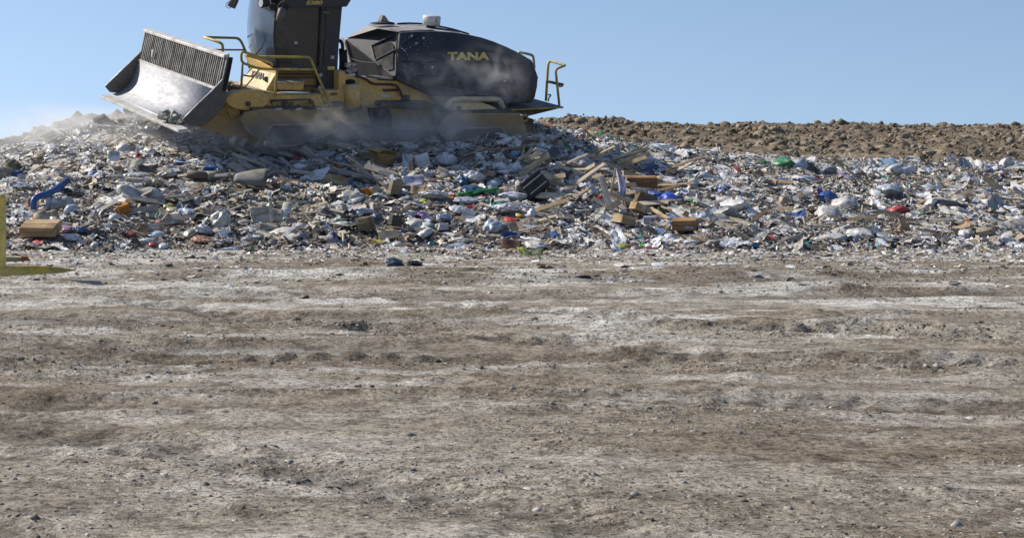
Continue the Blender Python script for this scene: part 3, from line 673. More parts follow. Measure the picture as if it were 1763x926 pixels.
rail([(351.5,64.5,-1.0),(380,74,-.6),(384,79,-.6),(383,96,-.6),(383,120,-.6)], 1, 'hand_rail', .026)
rail([(351.5,64.5,-1.0),(409,66,-1.4),(415,71,-1.4),(425,94,-1.4),(430,118,-1.4)], 1, 'hand_rail', .026, YEL_D)
rail([(363,86,-1.3),(420,86.5,-1.4)], 1, 'rail_post', .018, YEL_D)
MB().slab([S(408,148,1.3), S(478,161,1.3), S(555,162,1.3), S(560,164,.6), S(480,158,.2), S(425,140,-1.3), S(385,140,-1.3)], (0,0,-.04)).build('front_platform', YEL_D, root, bev=.006)
MB().slab([Vector((x, y, z)) for x, y, z in ((1.6,-1.0,0),(1.6,.95,0),(-3.0,.95,0),(-3.0,-1.0,0))], (0,0,.5)).build('main_frame', MUD, root)
for v in root.children[-1].data.vertices: v.co.z += S(600,200,.95).z-.1

rm = random.Random(5)
for nm, mat, n_, poly, y_ in (('dried_mud_splash', paint('dried_mud', (.30,.27,.23), (.20,.175,.15), .3, .95, scale=9), 60, (440,575,190,240), 1.528), ('dried_mud_splash', paint('dried_mud', (.30,.27,.23), (.20,.175,.15), .3, .95, scale=9), 50, (770,895,198,244), 1.528)):
    mb = MB()
    for i in range(n_):
        a, b = rm.uniform(poly[0], poly[1]), rm.uniform(poly[2], poly[3]); c = S(a, b, y_); r_ = rm.uniform(.006, .028)
        k = rm.randint(5, 8); mb.slab([c+Vector((math.cos(q*6.283/k)*r_*rm.uniform(.6,1.6)*1.6, 0, math.sin(q*6.283/k)*r_*rm.uniform(.5,1.2))) for q in range(k)], (0,.006,0))
    mb.build(nm, mat, g1 if poly[0] < 600 else g2)
mb = MB()
for i in range(90):
    a, b = rm.gauss(712, 22), rm.uniform(62, 160)
    if a < 685 or b > 140: continue
    c = H(a, b); r_ = rm.uniform(.004, .013); mb.slab([c+Vector((math.cos(q*1.2566)*r_, .004, math.sin(q*1.2566)*r_*1.3)) for q in range(5)], (0,.004,0))
mb.build('mud_specks', paint('mud_speck', (.40,.37,.34), (.25,.23,.2), .2, .9, scale=9), hood)
# ------------------------------------------------------------ things one can point at
def ico(sub):
    bm = bmesh.new(); bmesh.ops.create_icosphere(bm, subdivisions=sub, radius=1)
    v = np.array([q.co[:] for q in bm.verts]); f = [[a.index for a in q.verts] for q in bm.faces]; bm.free(); return v, f
ICO = {3: ico(3), 4: ico(4)}
_bc = {}
def bag_mesh(kind, var, mat, sub=3):
    key = (kind, var, mat.name, sub)
    if key in _bc: return _bc[key]
    rg_ = np.random.default_rng(100+var); v, f = ICO[sub]; v = v.copy(); r = np.ones(len(v))
    for i in range(7):
        k = rg_.normal(0, 1, 3); k = k/np.linalg.norm(k)*rg_.uniform(2.2, 7.5); r += .16/(1+i*.35)*(1-np.abs(np.sin(v@k+rg_.uniform(0, 6)))*2)*.55
    for i in range(5):
        k = rg_.normal(0, 1, 3)*rg_.uniform(6, 11); r += .022*np.sin(v@k+rg_.uniform(0, 6))
    v = v*r[:, None]
    if kind == 'round': v[:, 2] *= .92
    elif kind == 'flat': v[:, 2] *= .42
    elif kind == 'long': v[:, 0] *= 1.15; v[:, 1] *= .55; v[:, 2] *= .5
    else: v[:, 2] *= .68
    # a gathered neck
    nk = np.exp(-((v[:, 0]-1.0)**2+(v[:, 2]-.25)**2*2+v[:, 1]**2*3)*3.0); v[:, 0] += nk*.38; v[:, 1] *= 1-nk*.5
    v[:, 2] = np.where(v[:, 2] < -.38, -.38+(v[:, 2]+.38)*.25, v[:, 2])+.3
    me = bpy.data.meshes.new('plastic_bag'); me.from_pydata(v.tolist(), [], f); me.materials.append(mat)
    me.polygons.foreach_set('use_smooth', [True]*len(me.polygons)); me.update(); _bc[key] = me; return me
def add(name, me, loc, rot=(0,0,0), sc=(1,1,1)):
    o = bpy.data.objects.new(name, me); COL.objects.link(o); o.location = loc; o.rotation_euler = rot; o.scale = sc; return o
EXC = []                                        # space taken by the larger things: no litter is dropped there
def take(x, D, z, w, h, pad=.10): EXC.append((x, D, z, w/2+.01, h/2+.01, pad))
def pxm(loc): return loc.y/F                    # metres per photo pixel at that distance
def bag(px, py, w, h, col, label, kind='sack', yaw=0, tilt=0, var=None, name='plastic_bag', cat='plastic bag', rough=.38, sub=4):
    loc = hit(px, py+h*.35); m = pxm(loc); var = var if var is not None else int(px*7+py) % 997
    base = {'round': .62, 'flat': .38, 'long': .42, 'sack': .52}[kind]
    me = bag_mesh(kind, var, film(col, rough), sub); sx = w*m/2/1.12; sz_ = h*m/2/base*.62
    if kind == 'long': sx *= .9
    loc = P(px, py+h*.35, loc.y-.10); take(loc.x, loc.y, loc.z+h*m*.35, w*m, h*m)
    o = add(name, me, loc-Vector((0, 0, .02)), (R(tilt)+.25, 0, R(yaw)), (sx, min(sx, sz_*1.5)+.03, sz_*1.15))
    return tag(o, label, cat)
def board(px0, py0, px1, py1, w, label, col=(.46,.35,.22), dd=0, th=.02, name='wooden_board', cat='board', lift=.05, bow=0, facing=.6, D0=None):
    if D0 is None:
        Da, Db = hit(px0, py0).y, hit(px1, py1).y
        if facing >= .85 or Db-Da > 1.2 or Da-Db > 1.2: Da = Db = min(Da, Db)
    else: Da = D0; Db = D0+dd
    Da -= lift*1.2+.08; Db -= lift*1.2+.08; a = P(px0, py0, Da); b = P(px1, py1, Db); m = Da/F
    for t_ in (.15,.38,.62,.85): c_ = a.lerp(b, t_); take(c_.x, c_.y, c_.z, abs(b.x-a.x)/4+w*m*.5, abs(b.z-a.z)/4+w*m*.9)
    L = (b-a).length; x = (b-a).normalized(); nrm_ = Vector((0, -math.sin(facing*1.57), math.cos(facing*1.57))); y = nrm_.cross(x).normalized(); z = x.cross(y)
    mb = MB(); wd = w*m; k = 6
    ring_ = []
    for i in range(k+1):
        t = i/k; c = x*0
        off = math.sin(t*math.pi)*bow; tw = 0.03*math.sin(t*3+px0)
        for sy, sz_ in ((-1,-1),(1,-1),(1,1),(-1,1)):
            jag = (random.uniform(-.03,.03) if i in (0, k) else 0)
            mb.v.append(Vector((t*L+jag, sy*wd/2, sz_*th/2+off+tw*sy*.2)))
    for i in range(k):
        for j in range(4): p = i*4+j; q = i*4+(j+1) % 4; mb.f.append([p, q, q+4, p+4])
    mb.f.append([3,2,1,0]); e = k*4; mb.f.append([e, e+1, e+2, e+3])
    o = mb.build(name, wood(col), bev=.002); M = Matrix((x, y, z)).transposed().to_4x4(); M.translation = a; o.matrix_world = M
    return tag(o, label, cat)
TAPE = solid('parcel_tape', (.50,.40,.25), .35, .15, 20)
def box(px, py, w, h, d, label, col=(.42,.29,.16), yaw=0, tilt=0, roll=0, op=False, crush=.05, labelcol=None, tape=True, name='cardboard_box', cat='cardboard box', D0=None, marks=None, lift=0):
    """px,py: middle of the bottom front edge; w,h in photo pixels; d depth in metres"""
    loc = hit(px, py) if D0 is None else P(px, py, D0)
    loc = P(px, py, loc.y-.14-lift); m = loc.y/F; W_, H_ = w*m, h*m; th = .008
    take(loc.x, loc.y, loc.z+H_/2, W_*1.1, H_*1.25, .2)
    r_ = empty(name, loc, (R(tilt), R(roll), R(yaw))); mat = card(col)
    b = MB(); s = random.Random(int(px*3+py)); j = lambda: s.uniform(-1, 1)*crush*min(W_, H_, d)
    cs = [Vector((x*W_/2+j(), y+j(), z+j())) for x, y, z in ((-1,0,0),(1,0,0),(1,d,0),(-1,d,0),(-1,0,H_),(1,0,H_),(1,d,H_),(-1,d,H_))]
    b.add(cs, [[3,2,1,0],[0,1,5,4],[1,2,6,5],[2,3,7,6],[3,0,4,7]])
    if not op: b.f.append([len(b.v)-8+4, len(b.v)-8+5, len(b.v)-8+6, len(b.v)-8+7])
    o = b.build('carton_body', mat, r_)
    if op:
        so_ = o.modifiers.new('solid', 'SOLIDIFY'); so_.thickness = th
        for i, (p, q, dr_) in enumerate(((4,5,Vector((0,-1,0))),(5,6,Vector((1,0,0))),(6,7,Vector((0,1,0))),(7,4,Vector((-1,0,0))))):
            a, c = cs[p], cs[q]; ang = s.uniform(-.3, .8); fl = min(W_, d)*.45; v = (dr_*math.cos(ang)+Vector((0,0,1))*math.sin(ang))*fl
            MB().slab([a, c, c+v*.97+(a-c)*.04, a+v*.97-(a-c)*.04], Vector((0,0,th*.7))).build('flap', mat, r_)
    else:
        bevel(o, .006)
        up_ = Vector((0,0,.003))
        mid = (cs[4]+cs[7])/2; mid2 = (cs[5]+cs[6])/2
        if tape: MB().slab([mid+up_-Vector((0,.025,0)), mid2+up_-Vector((0,.025,0)), mid2+up_+Vector((0,.025,0)), mid+up_+Vector((0,.025,0))], (0,0,.002)).build('tape', TAPE, r_)
        fr_ = Vector((0,-.003,0)); t_ = .5
        a = cs[0].lerp(cs[4], t_); c = cs[1].lerp(cs[5], t_)
        MB().slab([a+fr_, c+fr_, c+fr_+Vector((0,0,.004)), a+fr_+Vector((0,0,.004))], (0,-.002,0)).build('crease', MUD, r_)
    if labelcol:
        a, bx_, cz = cs[0], cs[1]-cs[0], cs[4]-cs[0]
        q = [a+bx_*.55+cz*.25, a+bx_*.88+cz*.25, a+bx_*.88+cz*.75, a+bx_*.55+cz*.75]
        MB().slab([v+Vector((0,-.004,0)) for v in q], (0,-.003,0)).build('label', film(labelcol), r_)
    if marks:
        for (u0, v0, u1, v1, c_) in marks:
            a, bx_, cz = cs[0], cs[1]-cs[0], cs[4]-cs[0]
            MB().slab([a+bx_*u+cz*v+Vector((0,-.005,0)) for u, v in ((u0,v0),(u1,v0),(u1,v1),(u0,v1))], (0,-.003,0)).build('printed_patch', film(c_), r_)
    return tag(r_, label, cat)
def flat(px, py, w, h, label, col, name='cardboard_sheet', cat='sheet', yaw=0, face=55, wav=.03, mat=None, poly=None, roll=0, th=.006):
    """a sheet leaning on the slope; w,h as seen"""
    loc = hit(px, py+h*.3); m = loc.y/F; loc = P(px, py, loc.y-.16); n = 9; W_, H_ = w*m, h*m/max(.25, math.sin(R(face))); take(loc.x, loc.y, loc.z, W_, h*m, .15)
    s = np.random.default_rng(int(px+py*3)); mb = MB(); a1, a2, p1, p2 = s.uniform(2, 5), s.uniform(2, 6), s.uniform(0, 6), s.uniform(0, 6)
    cut = s.uniform(-.10, .10, 8)
    for j in range(n):
        for i in range(n):
            u, v = i/(n-1)-.5, j/(n-1)-.5
            e = 1+cut[(i+j) % 8]*(1 if (i in (0, n-1) or j in (0, n-1)) else 0)
            mb.v.append(Vector((u*W_*e+cut[2]*v*W_*1.5, v*H_*e+cut[5]*u*H_*1.5, wav*(math.sin(u*a1*2+p1)+math.sin(v*a2+u*3+p2))*.5)))
    for j in range(n-1):
        for i in range(n-1): a = j*n+i; mb.f.append([a, a+1, a+n+1, a+n])
    o = mb.build(name, mat or card(col), smooth=True); md = o.modifiers.new('solid', 'SOLIDIFY'); md.thickness = th
    o.location = loc; o.rotation_euler = Euler((R(face), R(roll), R(yaw))); return tag(o, label, cat)
CARDB = (.42,.29,.16)
# --- left part of the heap
def pipe(pts, r, mat, name, label, cat, lift=.12):
    q = []
    for p in pts:
        h_ = hit(p[0], p[1]+8); q.append(P(p[0], p[1], h_.y-lift if len(p) < 3 else p[2]))
    return q
d0 = hit(60, 362).y-.15
bp = MB().tube(smooth_path([P(59,361,d0), P(57,341,d0), P(88,332,d0+.25), P(116,311,d0+.7)], .18), .055, 12, True).build('bent_pipe', solid('blue_plastic_pipe', (.045,.11,.30), .45, .15, 8), None, True)
[take(P(a_,b_,d0).x, d0+.2, P(a_,b_,d0).z, .16, .12, .3) for a_, b_ in ((58,355),(60,345),(72,340),(82,335),(92,330),(102,322),(112,314))]
tag(bp, 'blue plastic pipe bent at one end, lying on the left of the heap', 'pipe')
box(64, 408, 62, 17, .42, 'long low cardboard carton with sunlit top, alone at the lower left of the heap', yaw=-6, tilt=14, tape=True, lift=.15)
flat(103, 349, 42, 19, 'pale blue white plastic tray standing tilted beside the blue pipe', (.6,.66,.72), 'plastic_tray', 'tray', yaw=12, face=58, mat=film((.60,.66,.72), .3), th=.02, wav=.05)
board(85, 359, 89, 336, 2.5, 'dark thin strip standing at the left rim of the pale tray', (.10,.12,.17), D0=d0-.1)
flat(79, 372, 40, 17, 'tan cardboard sheet leaning above the long low carton', (.44,.36,.26), yaw=22, face=45)
flat(50, 349, 14, 13, 'small brown card flap under the bent blue pipe', (.30,.19,.12), yaw=-20, face=70)
bag(62, 373, 24, 9, (.42,.13,.05), 'crumpled rust orange film left of the tan sheet', 'flat', sub=3)
bag(94, 376, 18, 17, (.62,.58,.52), 'small cream sack right of the tan cardboard sheet', 'sack', 60, sub=3)
bag(113, 391, 26, 13, (.55,.33,.42), 'pink plastic bag right of the long low carton', 'flat')
bag(139, 392, 30, 17, (.10,.15,.30), 'slate blue plastic bag right of the pink bag', 'sack', 160)
bag(122, 405, 34, 12, (.66,.65,.62), 'white rumpled bag below the slate blue bag', 'flat', 20)
bag(163, 419, 17, 14, (.68,.69,.74), 'small white bag with a peak at the foot of the heap, left', 'round', sub=3)
box(217, 366, 22, 13, .16, 'orange brown carton scrap on the left slope', (.48,.20,.05), yaw=25, tilt=10, roll=-20, crush=.15, tape=False)
bag(197, 370, 24, 14, (.62,.66,.70), 'pale blue white bag below the orange carton scrap', 'sack', sub=3)
bag(60, 246, 54, 14, (.72,.71,.72), 'long white sheeting bundle high on the left slope', 'long', -8)
bag(92, 251, 34, 12, (.68,.68,.70), 'white film bundle right of the long white sheeting', 'flat', 30)
bag(46, 263, 30, 10, (.66,.64,.62), 'pale rumpled bag below the long white sheeting', 'flat', 190)
flat(196, 268, 20, 17, 'small white panel with a torn corner, upper left slope', (.68,.68,.68), 'plastic_board', 'board', yaw=15, face=62, mat=film((.66,.67,.68)))
flat(232, 281, 30, 15, 'grey beige board tilted on the upper left slope', (.42,.39,.33), yaw=-25, face=50)
flat(252, 290, 34, 10, 'dark grey board lying below the grey beige board', (.10,.10,.10), 'plastic_sheet', 'sheet', yaw=18, face=42)
bag(237, 299, 44, 10, (.66,.65,.65), 'long white bag stretched across the left slope', 'long', 4)
bag(290, 298, 40, 16, (.62,.58,.52), 'cream bag in the upper left middle of the heap', 'sack', 200)
bag(172, 286, 26, 10, (.035,.033,.035), 'small black bag on the upper left slope', 'flat')
bag(160, 296, 22, 15, (.16,.22,.48), 'blue and white crumpled wrapper below the small black bag', 'round', sub=3)
bag(297, 312, 16, 24, (.34,.28,.20), 'upright brown sack left of the broken pipe', 'sack', 80)
dp = hit(350, 306).y-.2
bpo = empty('broken_pipe', P(322,300,dp)); tag(bpo, 'broken round pipe lying level, brown half and olive half, under the blue crate lid', 'pipe')
o = MB().tube([(0,0,0), P(356,304,dp)-P(322,300,dp)], .075, 16).build('pipe_body', solid('brown_pipe', (.16,.12,.10), .7, .3), bpo, True)
o = MB().tube([P(356,304,dp)-P(322,300,dp), P(384,303,dp+.1)-P(322,300,dp)], .088, 16).build('pipe_collar', solid('olive_pipe', (.30,.28,.20), .7, .3), bpo, True)
box(360, 294, 18, 6, .12, 'small blue crate lid on top of the broken pipe', (.03,.10,.36), tape=False, name='crate_lid', cat='crate lid', tilt=10)
bag(310, 276, 18, 12, (.05,.14,.40), 'small bright blue wrapper above the broken pipe', 'flat', sub=3)
bag(384, 291, 12, 9, (.30,.40,.60), 'light blue ball of film right of the blue crate lid', 'round', sub=3)
[take(P(a_,304,dp).x, dp, P(a_,304,dp).z, .16, .14, .1) for a_ in (328,343,358,373)]
take(P(432,313,hit(430,322).y).x, hit(430,322).y-.2, P(432,313,hit(430,322).y).z, .55, .26, .1)
# grey matting folded over
mt = MB(); dm = hit(430, 322).y-.25
for i in range(10):
    t = i/9; top_ = P(406+t*55, 302-9*math.sin(t*1.5), dm+.35); bot_ = P(402+t*56, 315+8*t, dm-.05)
    for s_ in range(5):
        q = s_/4; p = top_.lerp(bot_, q); p.y -= .12*math.sin(q*math.pi); mt.v.append(p)
for i in range(9):
    for s_ in range(4): a = i*5+s_; mt.f.append([a, a+1, a+6, a+5])
mo = mt.build('folded_mat', solid('grey_matting', (.20,.19,.165), .85, .2, 6), None, True); md = mo.modifiers.new('s', 'SOLIDIFY'); md.thickness = .03
tag(mo, 'grey mat folded over a hump in the middle of the heap', 'mat')
bag(412, 302, 18, 14, (.55,.54,.50), 'pale grey bag at the left end of the folded grey mat', 'sack', sub=3)
for i, (a, b, c_, d_, w_, col) in enumerate(((409,277,470,272,6,(.40,.40,.44)),(410,286,468,291,5,(.34,.34,.38)),(420,270,462,264,4,(.36,.34,.34)),(455,270,498,283,5,(.38,.38,.42)),(450,258,505,272,4,(.36,.33,.30)))):
    board(a, b, c_, d_, w_, ['topmost of the flat grey boards stacked under the front drum guard','long grey board above the folded mat','short grey board at the upper left of the flat stack','grey board slanting down right from the flat stack','thin brown grey lath lying over the flat stack'][i], col, dd=.2, lift=.12)
bag(470, 286, 24, 18, (.40,.40,.45), 'grey sack right of the flat grey boards', 'sack')
pb = bag(514, 284, 26, 12, (.70,.72,.78), 'white printed bag with blocks of dark writing', 'flat', 6)
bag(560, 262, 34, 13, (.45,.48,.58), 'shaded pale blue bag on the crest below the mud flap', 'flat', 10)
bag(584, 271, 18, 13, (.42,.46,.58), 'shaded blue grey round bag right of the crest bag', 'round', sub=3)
bag(527, 255, 14, 10, (.45,.48,.58), 'tiny pale bag under the front drum guard', 'round', sub=3)
flat(577, 309, 56, 13, 'wide brown cardboard sheet lying below the plank bundle', (.36,.26,.14), yaw=-12, face=40, roll=8)
bag(491, 291, 20, 15, (.34,.33,.36), 'dull grey bag under the white printed bag', 'sack', sub=3)
# plank bundle
for i, (a, b, c_, d_, w_, col) in enumerate(((597,269,632,292,5,(.48,.40,.31)),(601,279,624,291,3,(.55,.44,.32)),(563,274,592,286,3.5,(.56,.44,.30)),(598,286,640,305,5,(.42,.37,.31)),(612,284,652,312,4.5,(.36,.33,.30)),(626,290,664,300,4,(.34,.30,.27)),(620,272,656,287,3,(.40,.33,.25)),(640,296,668,318,3,(.30,.26,.22)),(592,296,636,314,3,(.33,.30,.27)))):
    board(a, b, c_, d_, w_, ['broad weathered plank at the top of the slanting bundle','short pale split lath in the slanting bundle','sunlit lath at the far left of the slanting bundle','plank running through the middle of the slanting bundle','grey plank under the middle of the slanting bundle','grey lath at the right end of the slanting bundle','thin lath between the bundle and the open carton','short dark stick at the lower right of the bundle','lowest lath of the slanting bundle'][i], col, dd=-.25, lift=.18)
box(662, 284, 30, 18, .3, 'open brown carton with a torn flap above the plank bundle', (.42,.27,.12), yaw=28, tilt=8, roll=6, op=True, crush=.08, lift=.1)
flat(629, 268, 30, 12, 'dull olive card leaning left of the open carton', (.24,.22,.15), yaw=18, face=60)
box(727, 291, 34, 26, .3, 'big white carton with dark blue and yellow printed side', (.66,.67,.68), yaw=24, tilt=-12, roll=-12, tape=False, lift=.2, marks=((.02,.2,.2,.9,(.05,.05,.20)),(.22,.1,.3,.45,(.60,.40,.06)),(.22,.6,.3,.9,(.60,.38,.10)),(.02,.02,.98,.14,(.30,.33,.42))))
flat(702, 281, 18, 32, 'white panel with a dark blue print leaning left of the big white carton', (.5,.52,.6), 'printed_board', 'board', yaw=-14, face=80, mat=film((.52,.55,.62)), roll=-6)
flat(699, 275, 9, 15, 'dark blue printed card on the leaning white panel', (.04,.045,.16), 'printed_card', 'card', yaw=-14, face=80, mat=film((.04,.045,.18)))
flat(708, 287, 8, 14, 'yellow printed card left of the big white carton', (.6,.42,.06), 'printed_card', 'card', yaw=-14, face=80, mat=film((.60,.40,.07)))
bag(768, 273, 48, 30, (.68,.68,.69), 'large white bag right of the big white carton', 'round', 160)
bag(797, 262, 28, 20, (.24,.22,.20), 'grey brown open sack on the crest behind the large white bag', 'sack', 40)
flat(838, 258, 40, 10, 'greyish board lying on the crest right of the grey sack', (.36,.33,.28), yaw=20, face=40)
board(800, 268, 846, 251, 2.5, 'thin lath slanting up behind the grey brown sack', (.48,.40,.30), lift=.25)
flat(711, 311, 40, 17, 'lilac white panel lying below the big white carton', (.45,.46,.55), 'plastic_board', 'board', yaw=-8, face=58, mat=film((.46,.48,.60)))
bag(694, 296, 18, 20, (.50,.47,.44), 'pale bag left of the lilac white panel', 'sack', sub=3)
bag(737, 298, 22, 14, (.45,.42,.40), 'grey rumpled bag under the big white carton', 'sack', sub=3)
bl_ = empty('plastic_bowl', P(637,333,hit(637,333).y-.12), (R(12), R(-4), 0))
tag(bl_, 'orange and yellow plastic bowl below the plank bundle', 'bowl')
take(P(637,328,hit(637,333).y).x, hit(637,333).y, P(637,328,hit(637,333).y).z, .28, .12, .1)
bw = MB()
for k_, (r_, z_) in enumerate(((.08,0),(.12,.02),(.138,.075),(.145,.08),(.128,.072),(.11,.028),(.0,.02))):
    for i in range(24): a = i*math.pi/12; bw.v.append(Vector((r_*math.cos(a), r_*.7*math.sin(a), z_)))
for k_ in range(6):
    for i in range(24): a = k_*24+i; b = k_*24+(i+1) % 24; bw.f.append([a, b, b+24, a+24])
bw.f.append(list(range(24))[::-1]); bw.build('bowl_shell', film((.62,.26,.03), .3), bl_, True)
MB().ring((0,0,.01), (0,0,1), .10, .012).build('bowl_foot', film((.68,.50,.04), .3), bl_, True).scale = (1,.7,1)
bag(634, 318, 18, 8, (.60,.64,.74), 'pale film tucked behind the orange bowl', 'flat', sub=3)
box(681, 335, 20, 24, .14, 'olive grey carton standing right of the orange bowl', (.24,.21,.15), yaw=20, roll=14, crush=.06, lift=.1)
box(688, 318, 12, 10, .12, 'small tan block resting on the olive grey carton', (.36,.30,.21), yaw=10, tape=False, lift=.16)
bag(747, 333, 54, 20, (.64,.65,.69), 'smooth white filled bag in the middle right', 'flat', 170)
bag(750, 319, 36, 16, (.44,.41,.37), 'grey creased sack behind the smooth white bag', 'flat', 30)
flat(720, 327, 26, 14, 'torn brown card left of the smooth white bag', (.33,.24,.15), yaw=-22, face=55)
bag(790, 287, 26, 18, (.62,.60,.56), 'cream bag below the large white bag', 'sack', 100, sub=3)
bag(818, 301, 40, 27, (.66,.68,.70), 'white bag gaping open beside the teal bag', 'sack', 150)
bag(795, 307, 26, 24, (.035,.12,.22), 'dark teal bag left of the gaping white bag', 'sack', 40)
bag(812, 323, 42, 16, (.03,.09,.17), 'dark blue bag under the gaping white bag', 'flat')
bag(847, 314, 24, 14, (.48,.55,.66), 'pale blue bag right of the gaping white bag', 'sack', sub=3)
bag(845, 296, 18, 14, (.48,.30,.22), 'salmon coloured bag above the pale blue bag', 'round', sub=3)
[take(P(a_,333,28.8).x, hit(820,338).y, P(a_,332,hit(820,338).y).z, .15, .06, .1) for a_ in (790,803,816,829,842,854)]
gs = MB(); dg_ = hit(820, 338).y-.15; rr_ = random.Random(3)
pa = [P(788+i*7.6, 335-i*.9+rr_.uniform(-1.5,1.5), dg_+i*.02) for i in range(10)]
for j in range(5):
    gs.tube([p+Vector((rr_.uniform(-.02,.02), rr_.uniform(-.06,.06), rr_.uniform(-.03,.03))) for p in pa], .016, 6)
tag(gs.build('green_strap', film((.04,.30,.09), .4), None, True), 'long bright green twisted strap across the middle right', 'strap')
bag(800, 342, 46, 12, (.44,.50,.56), 'grey blue bag under the green strap', 'flat', sub=3)
bag(787, 357, 36, 15, (.58,.60,.66), 'white bag with a dark mouth below the green strap', 'flat', 20)
bag(788, 344, 14, 6, (.55,.05,.06), 'small red wrapper under the green strap', 'flat', sub=3)
bag(729, 343, 16, 8, (.50,.62,.06), 'lime green wrapper below the smooth white bag', 'flat', sub=3)
bag(727, 367, 18, 14, (.18,.08,.36), 'purple wrapper in the middle right', 'sack', 70, sub=3)
bag(722, 376, 8, 6, (.60,.08,.03), 'tiny bright red scrap below the purple wrapper', 'round', sub=3)
flat(735, 374, 26, 10, 'lilac film strip right of the purple wrapper', (.4,.36,.52), 'film_strip', 'film', yaw=35, face=55, mat=film((.42,.38,.55)))
dbt = hit(770, 380).y-.12
bt = empty('spray_can', P(755,374,dbt)); tag(bt, 'white and blue can lying on its side below the green strap', 'can')
MB().tube([(0,0,0),(.02,0,0),(.19,.01,-.01)], [.045,.05,.05], 16).build('can_body', film((.30,.36,.52), .3), bt, True)
MB().tube([(-.035,0,0),(.0,0,0)], [.03,.046], 16).build('can_cap', film((.72,.72,.72), .3), bt, True)
box(803, 376, 22, 16, .15, 'white torn carton right of the white and blue can', (.62,.63,.66), yaw=-30, tilt=-10, roll=20, crush=.12, tape=False)
box(765, 396, 18, 12, .13, 'small white carton under the white and blue can', (.66,.66,.68), yaw=30, tilt=-8, tape=False, crush=.06)
bag(848, 385, 44, 24, (.46,.52,.60), 'translucent blue grey bag at lower middle right', 'round', 10)
bag(880, 334, 52, 18, (.66,.68,.74), 'white sack lying above another, centre right', 'long', -8)
bag(874, 355, 48, 22, (.64,.66,.73), 'full white sack directly below the upper white sack', 'sack', 185)
bag(934, 357, 62, 12, (.64,.65,.68), 'long white twisted sheet tailing off to the right of the sacks', 'long', -16)
bag(915, 363, 18, 16, (.66,.68,.74), 'small bright white bag right of the full white sack', 'round', sub=3)
bag(880, 376, 26, 9, (.55,.05,.05), 'bright red wrapper below the full white sack', 'flat', 25, sub=3)
bag(893, 368, 14, 8, (.62,.40,.05), 'yellow orange wrapper right of the bright red one', 'flat', 25, sub=3)
flat(884, 391, 20, 18, 'crumpled tan card below the bright red wrapper', (.46,.34,.20), yaw=30, face=60)
# dark crate
ck_ = empty('dark_crate', P(917,336,hit(930,345).y-.2), (R(-15), R(-38), R(10))); tag(ck_, 'black drawer-like crate tilted on its corner, right of centre', 'crate')
take(ck_.location.x+.15, ck_.location.y, ck_.location.z+.12, .45, .40, .3)
bc_ = solid('dark_wood', (.035,.032,.034), .6, .3); MB().box((.17,.1,.12), (.40,.03,.30)).build('crate_front', bc_, ck_, bev=.005)
MB().box((.17,.28,.27), (.40,.34,.02)).box((.17,.28,-.03), (.40,.34,.02)).box((-.03,.28,.12), (.02,.34,.30)).box((.37,.28,.12), (.02,.34,.30)).build('crate_sides', bc_, ck_, bev=.004)
MB().box((.17,.075,.19), (.40,.014,.02)).build('pale_strip', LIGHTSTEEL, ck_); MB().box((.17,.075,.04), (.34,.014,.016)).build('pale_strip', LIGHTSTEEL, ck_)
box(935, 309, 18, 12, .2, 'faded pinkish carton above the black crate', (.42,.33,.28), yaw=20, roll=-20, crush=.1, lift=.1)
box(966, 309, 14, 18, .14, 'narrow dark carton with a pale face right of the black crate', (.16,.14,.13), yaw=-10, roll=-12, labelcol=(.5,.5,.5), tape=False, lift=.1)
sg = bag(1001, 277, 48, 28, (.36,.36,.37), 'grey streaked bag bulging near the crest on the right', 'round', 10)
bag(968, 278, 34, 9, (.55,.56,.60), 'white film tail left of the grey streaked bag', 'long', 14, sub=3)
bag(966, 282, 10, 6, (.50,.04,.04), 'small red scrap left of the grey streaked bag', 'flat', sub=3)
bag(928, 271, 28, 14, (.56,.54,.48), 'cream bag behind the stick bundle', 'sack', sub=3)
bag(885, 262, 20, 13, (.28,.40,.58), 'sky blue bag on the crest left of the stick bundle', 'sack', sub=3)
for i, (a, b, c_, d_) in enumerate(((883,284,902,265),(896,274,918,253),(899,270,903,249),(894,276,922,256),(890,278,912,268))):
    board(a, b, c_, d_, 2.2, ['lowest stick of the bundle on the crest','long stick leaning right from the bundle','upright stick in the bundle','second stick leaning right in the bundle','short middle stick of the bundle'][i], (.55,.47,.35), lift=.2, name='wooden_stick', cat='stick')
dl = hit(1080, 285).y-.25
board(1053, 275, 1116, 256, 5, 'upper of the two long sunlit beams near the crest', (.72,.56,.36), D0=dl, dd=.1, th=.06, name='wooden_beam', cat='beam')
board(1062, 281, 1119, 264, 6, 'lower of the two long sunlit beams near the crest', (.66,.50,.31), D0=dl-.1, dd=.1, th=.06, name='wooden_beam', cat='beam')
flat(1045, 283, 26, 9, 'tan card at the left end of the two sunlit beams', (.45,.34,.21), yaw=18, face=50)
flat(1125, 266, 14, 17, 'tan card folded to a point behind the two sunlit beams', (.50,.39,.25), yaw=-20, face=75)
box(1114, 283, 18, 13, .16, 'bright white carton under the right end of the two beams', (.70,.72,.72), yaw=20, tape=False, lift=.1)
board(970, 300, 1024, 295, 6, 'brown beam lying under the grey streaked bag', (.26,.15,.07), lift=.2, th=.05, name='wooden_beam', cat='beam')
board(1055, 292, 1088, 288, 6, 'reddish brown beam end left of the folded cards', (.36,.22,.12), lift=.2, th=.05, name='wooden_beam', cat='beam')
board(1035, 302, 1049, 354, 11, 'pale upright board strapped with a dark cord', (.60,.55,.47), lift=.35, facing=.85, th=.012)
board(1060, 290, 1051, 336, 3.4, 'tan stake leaning under the hanging lilac sheet', (.56,.46,.30), lift=.4, facing=.9)
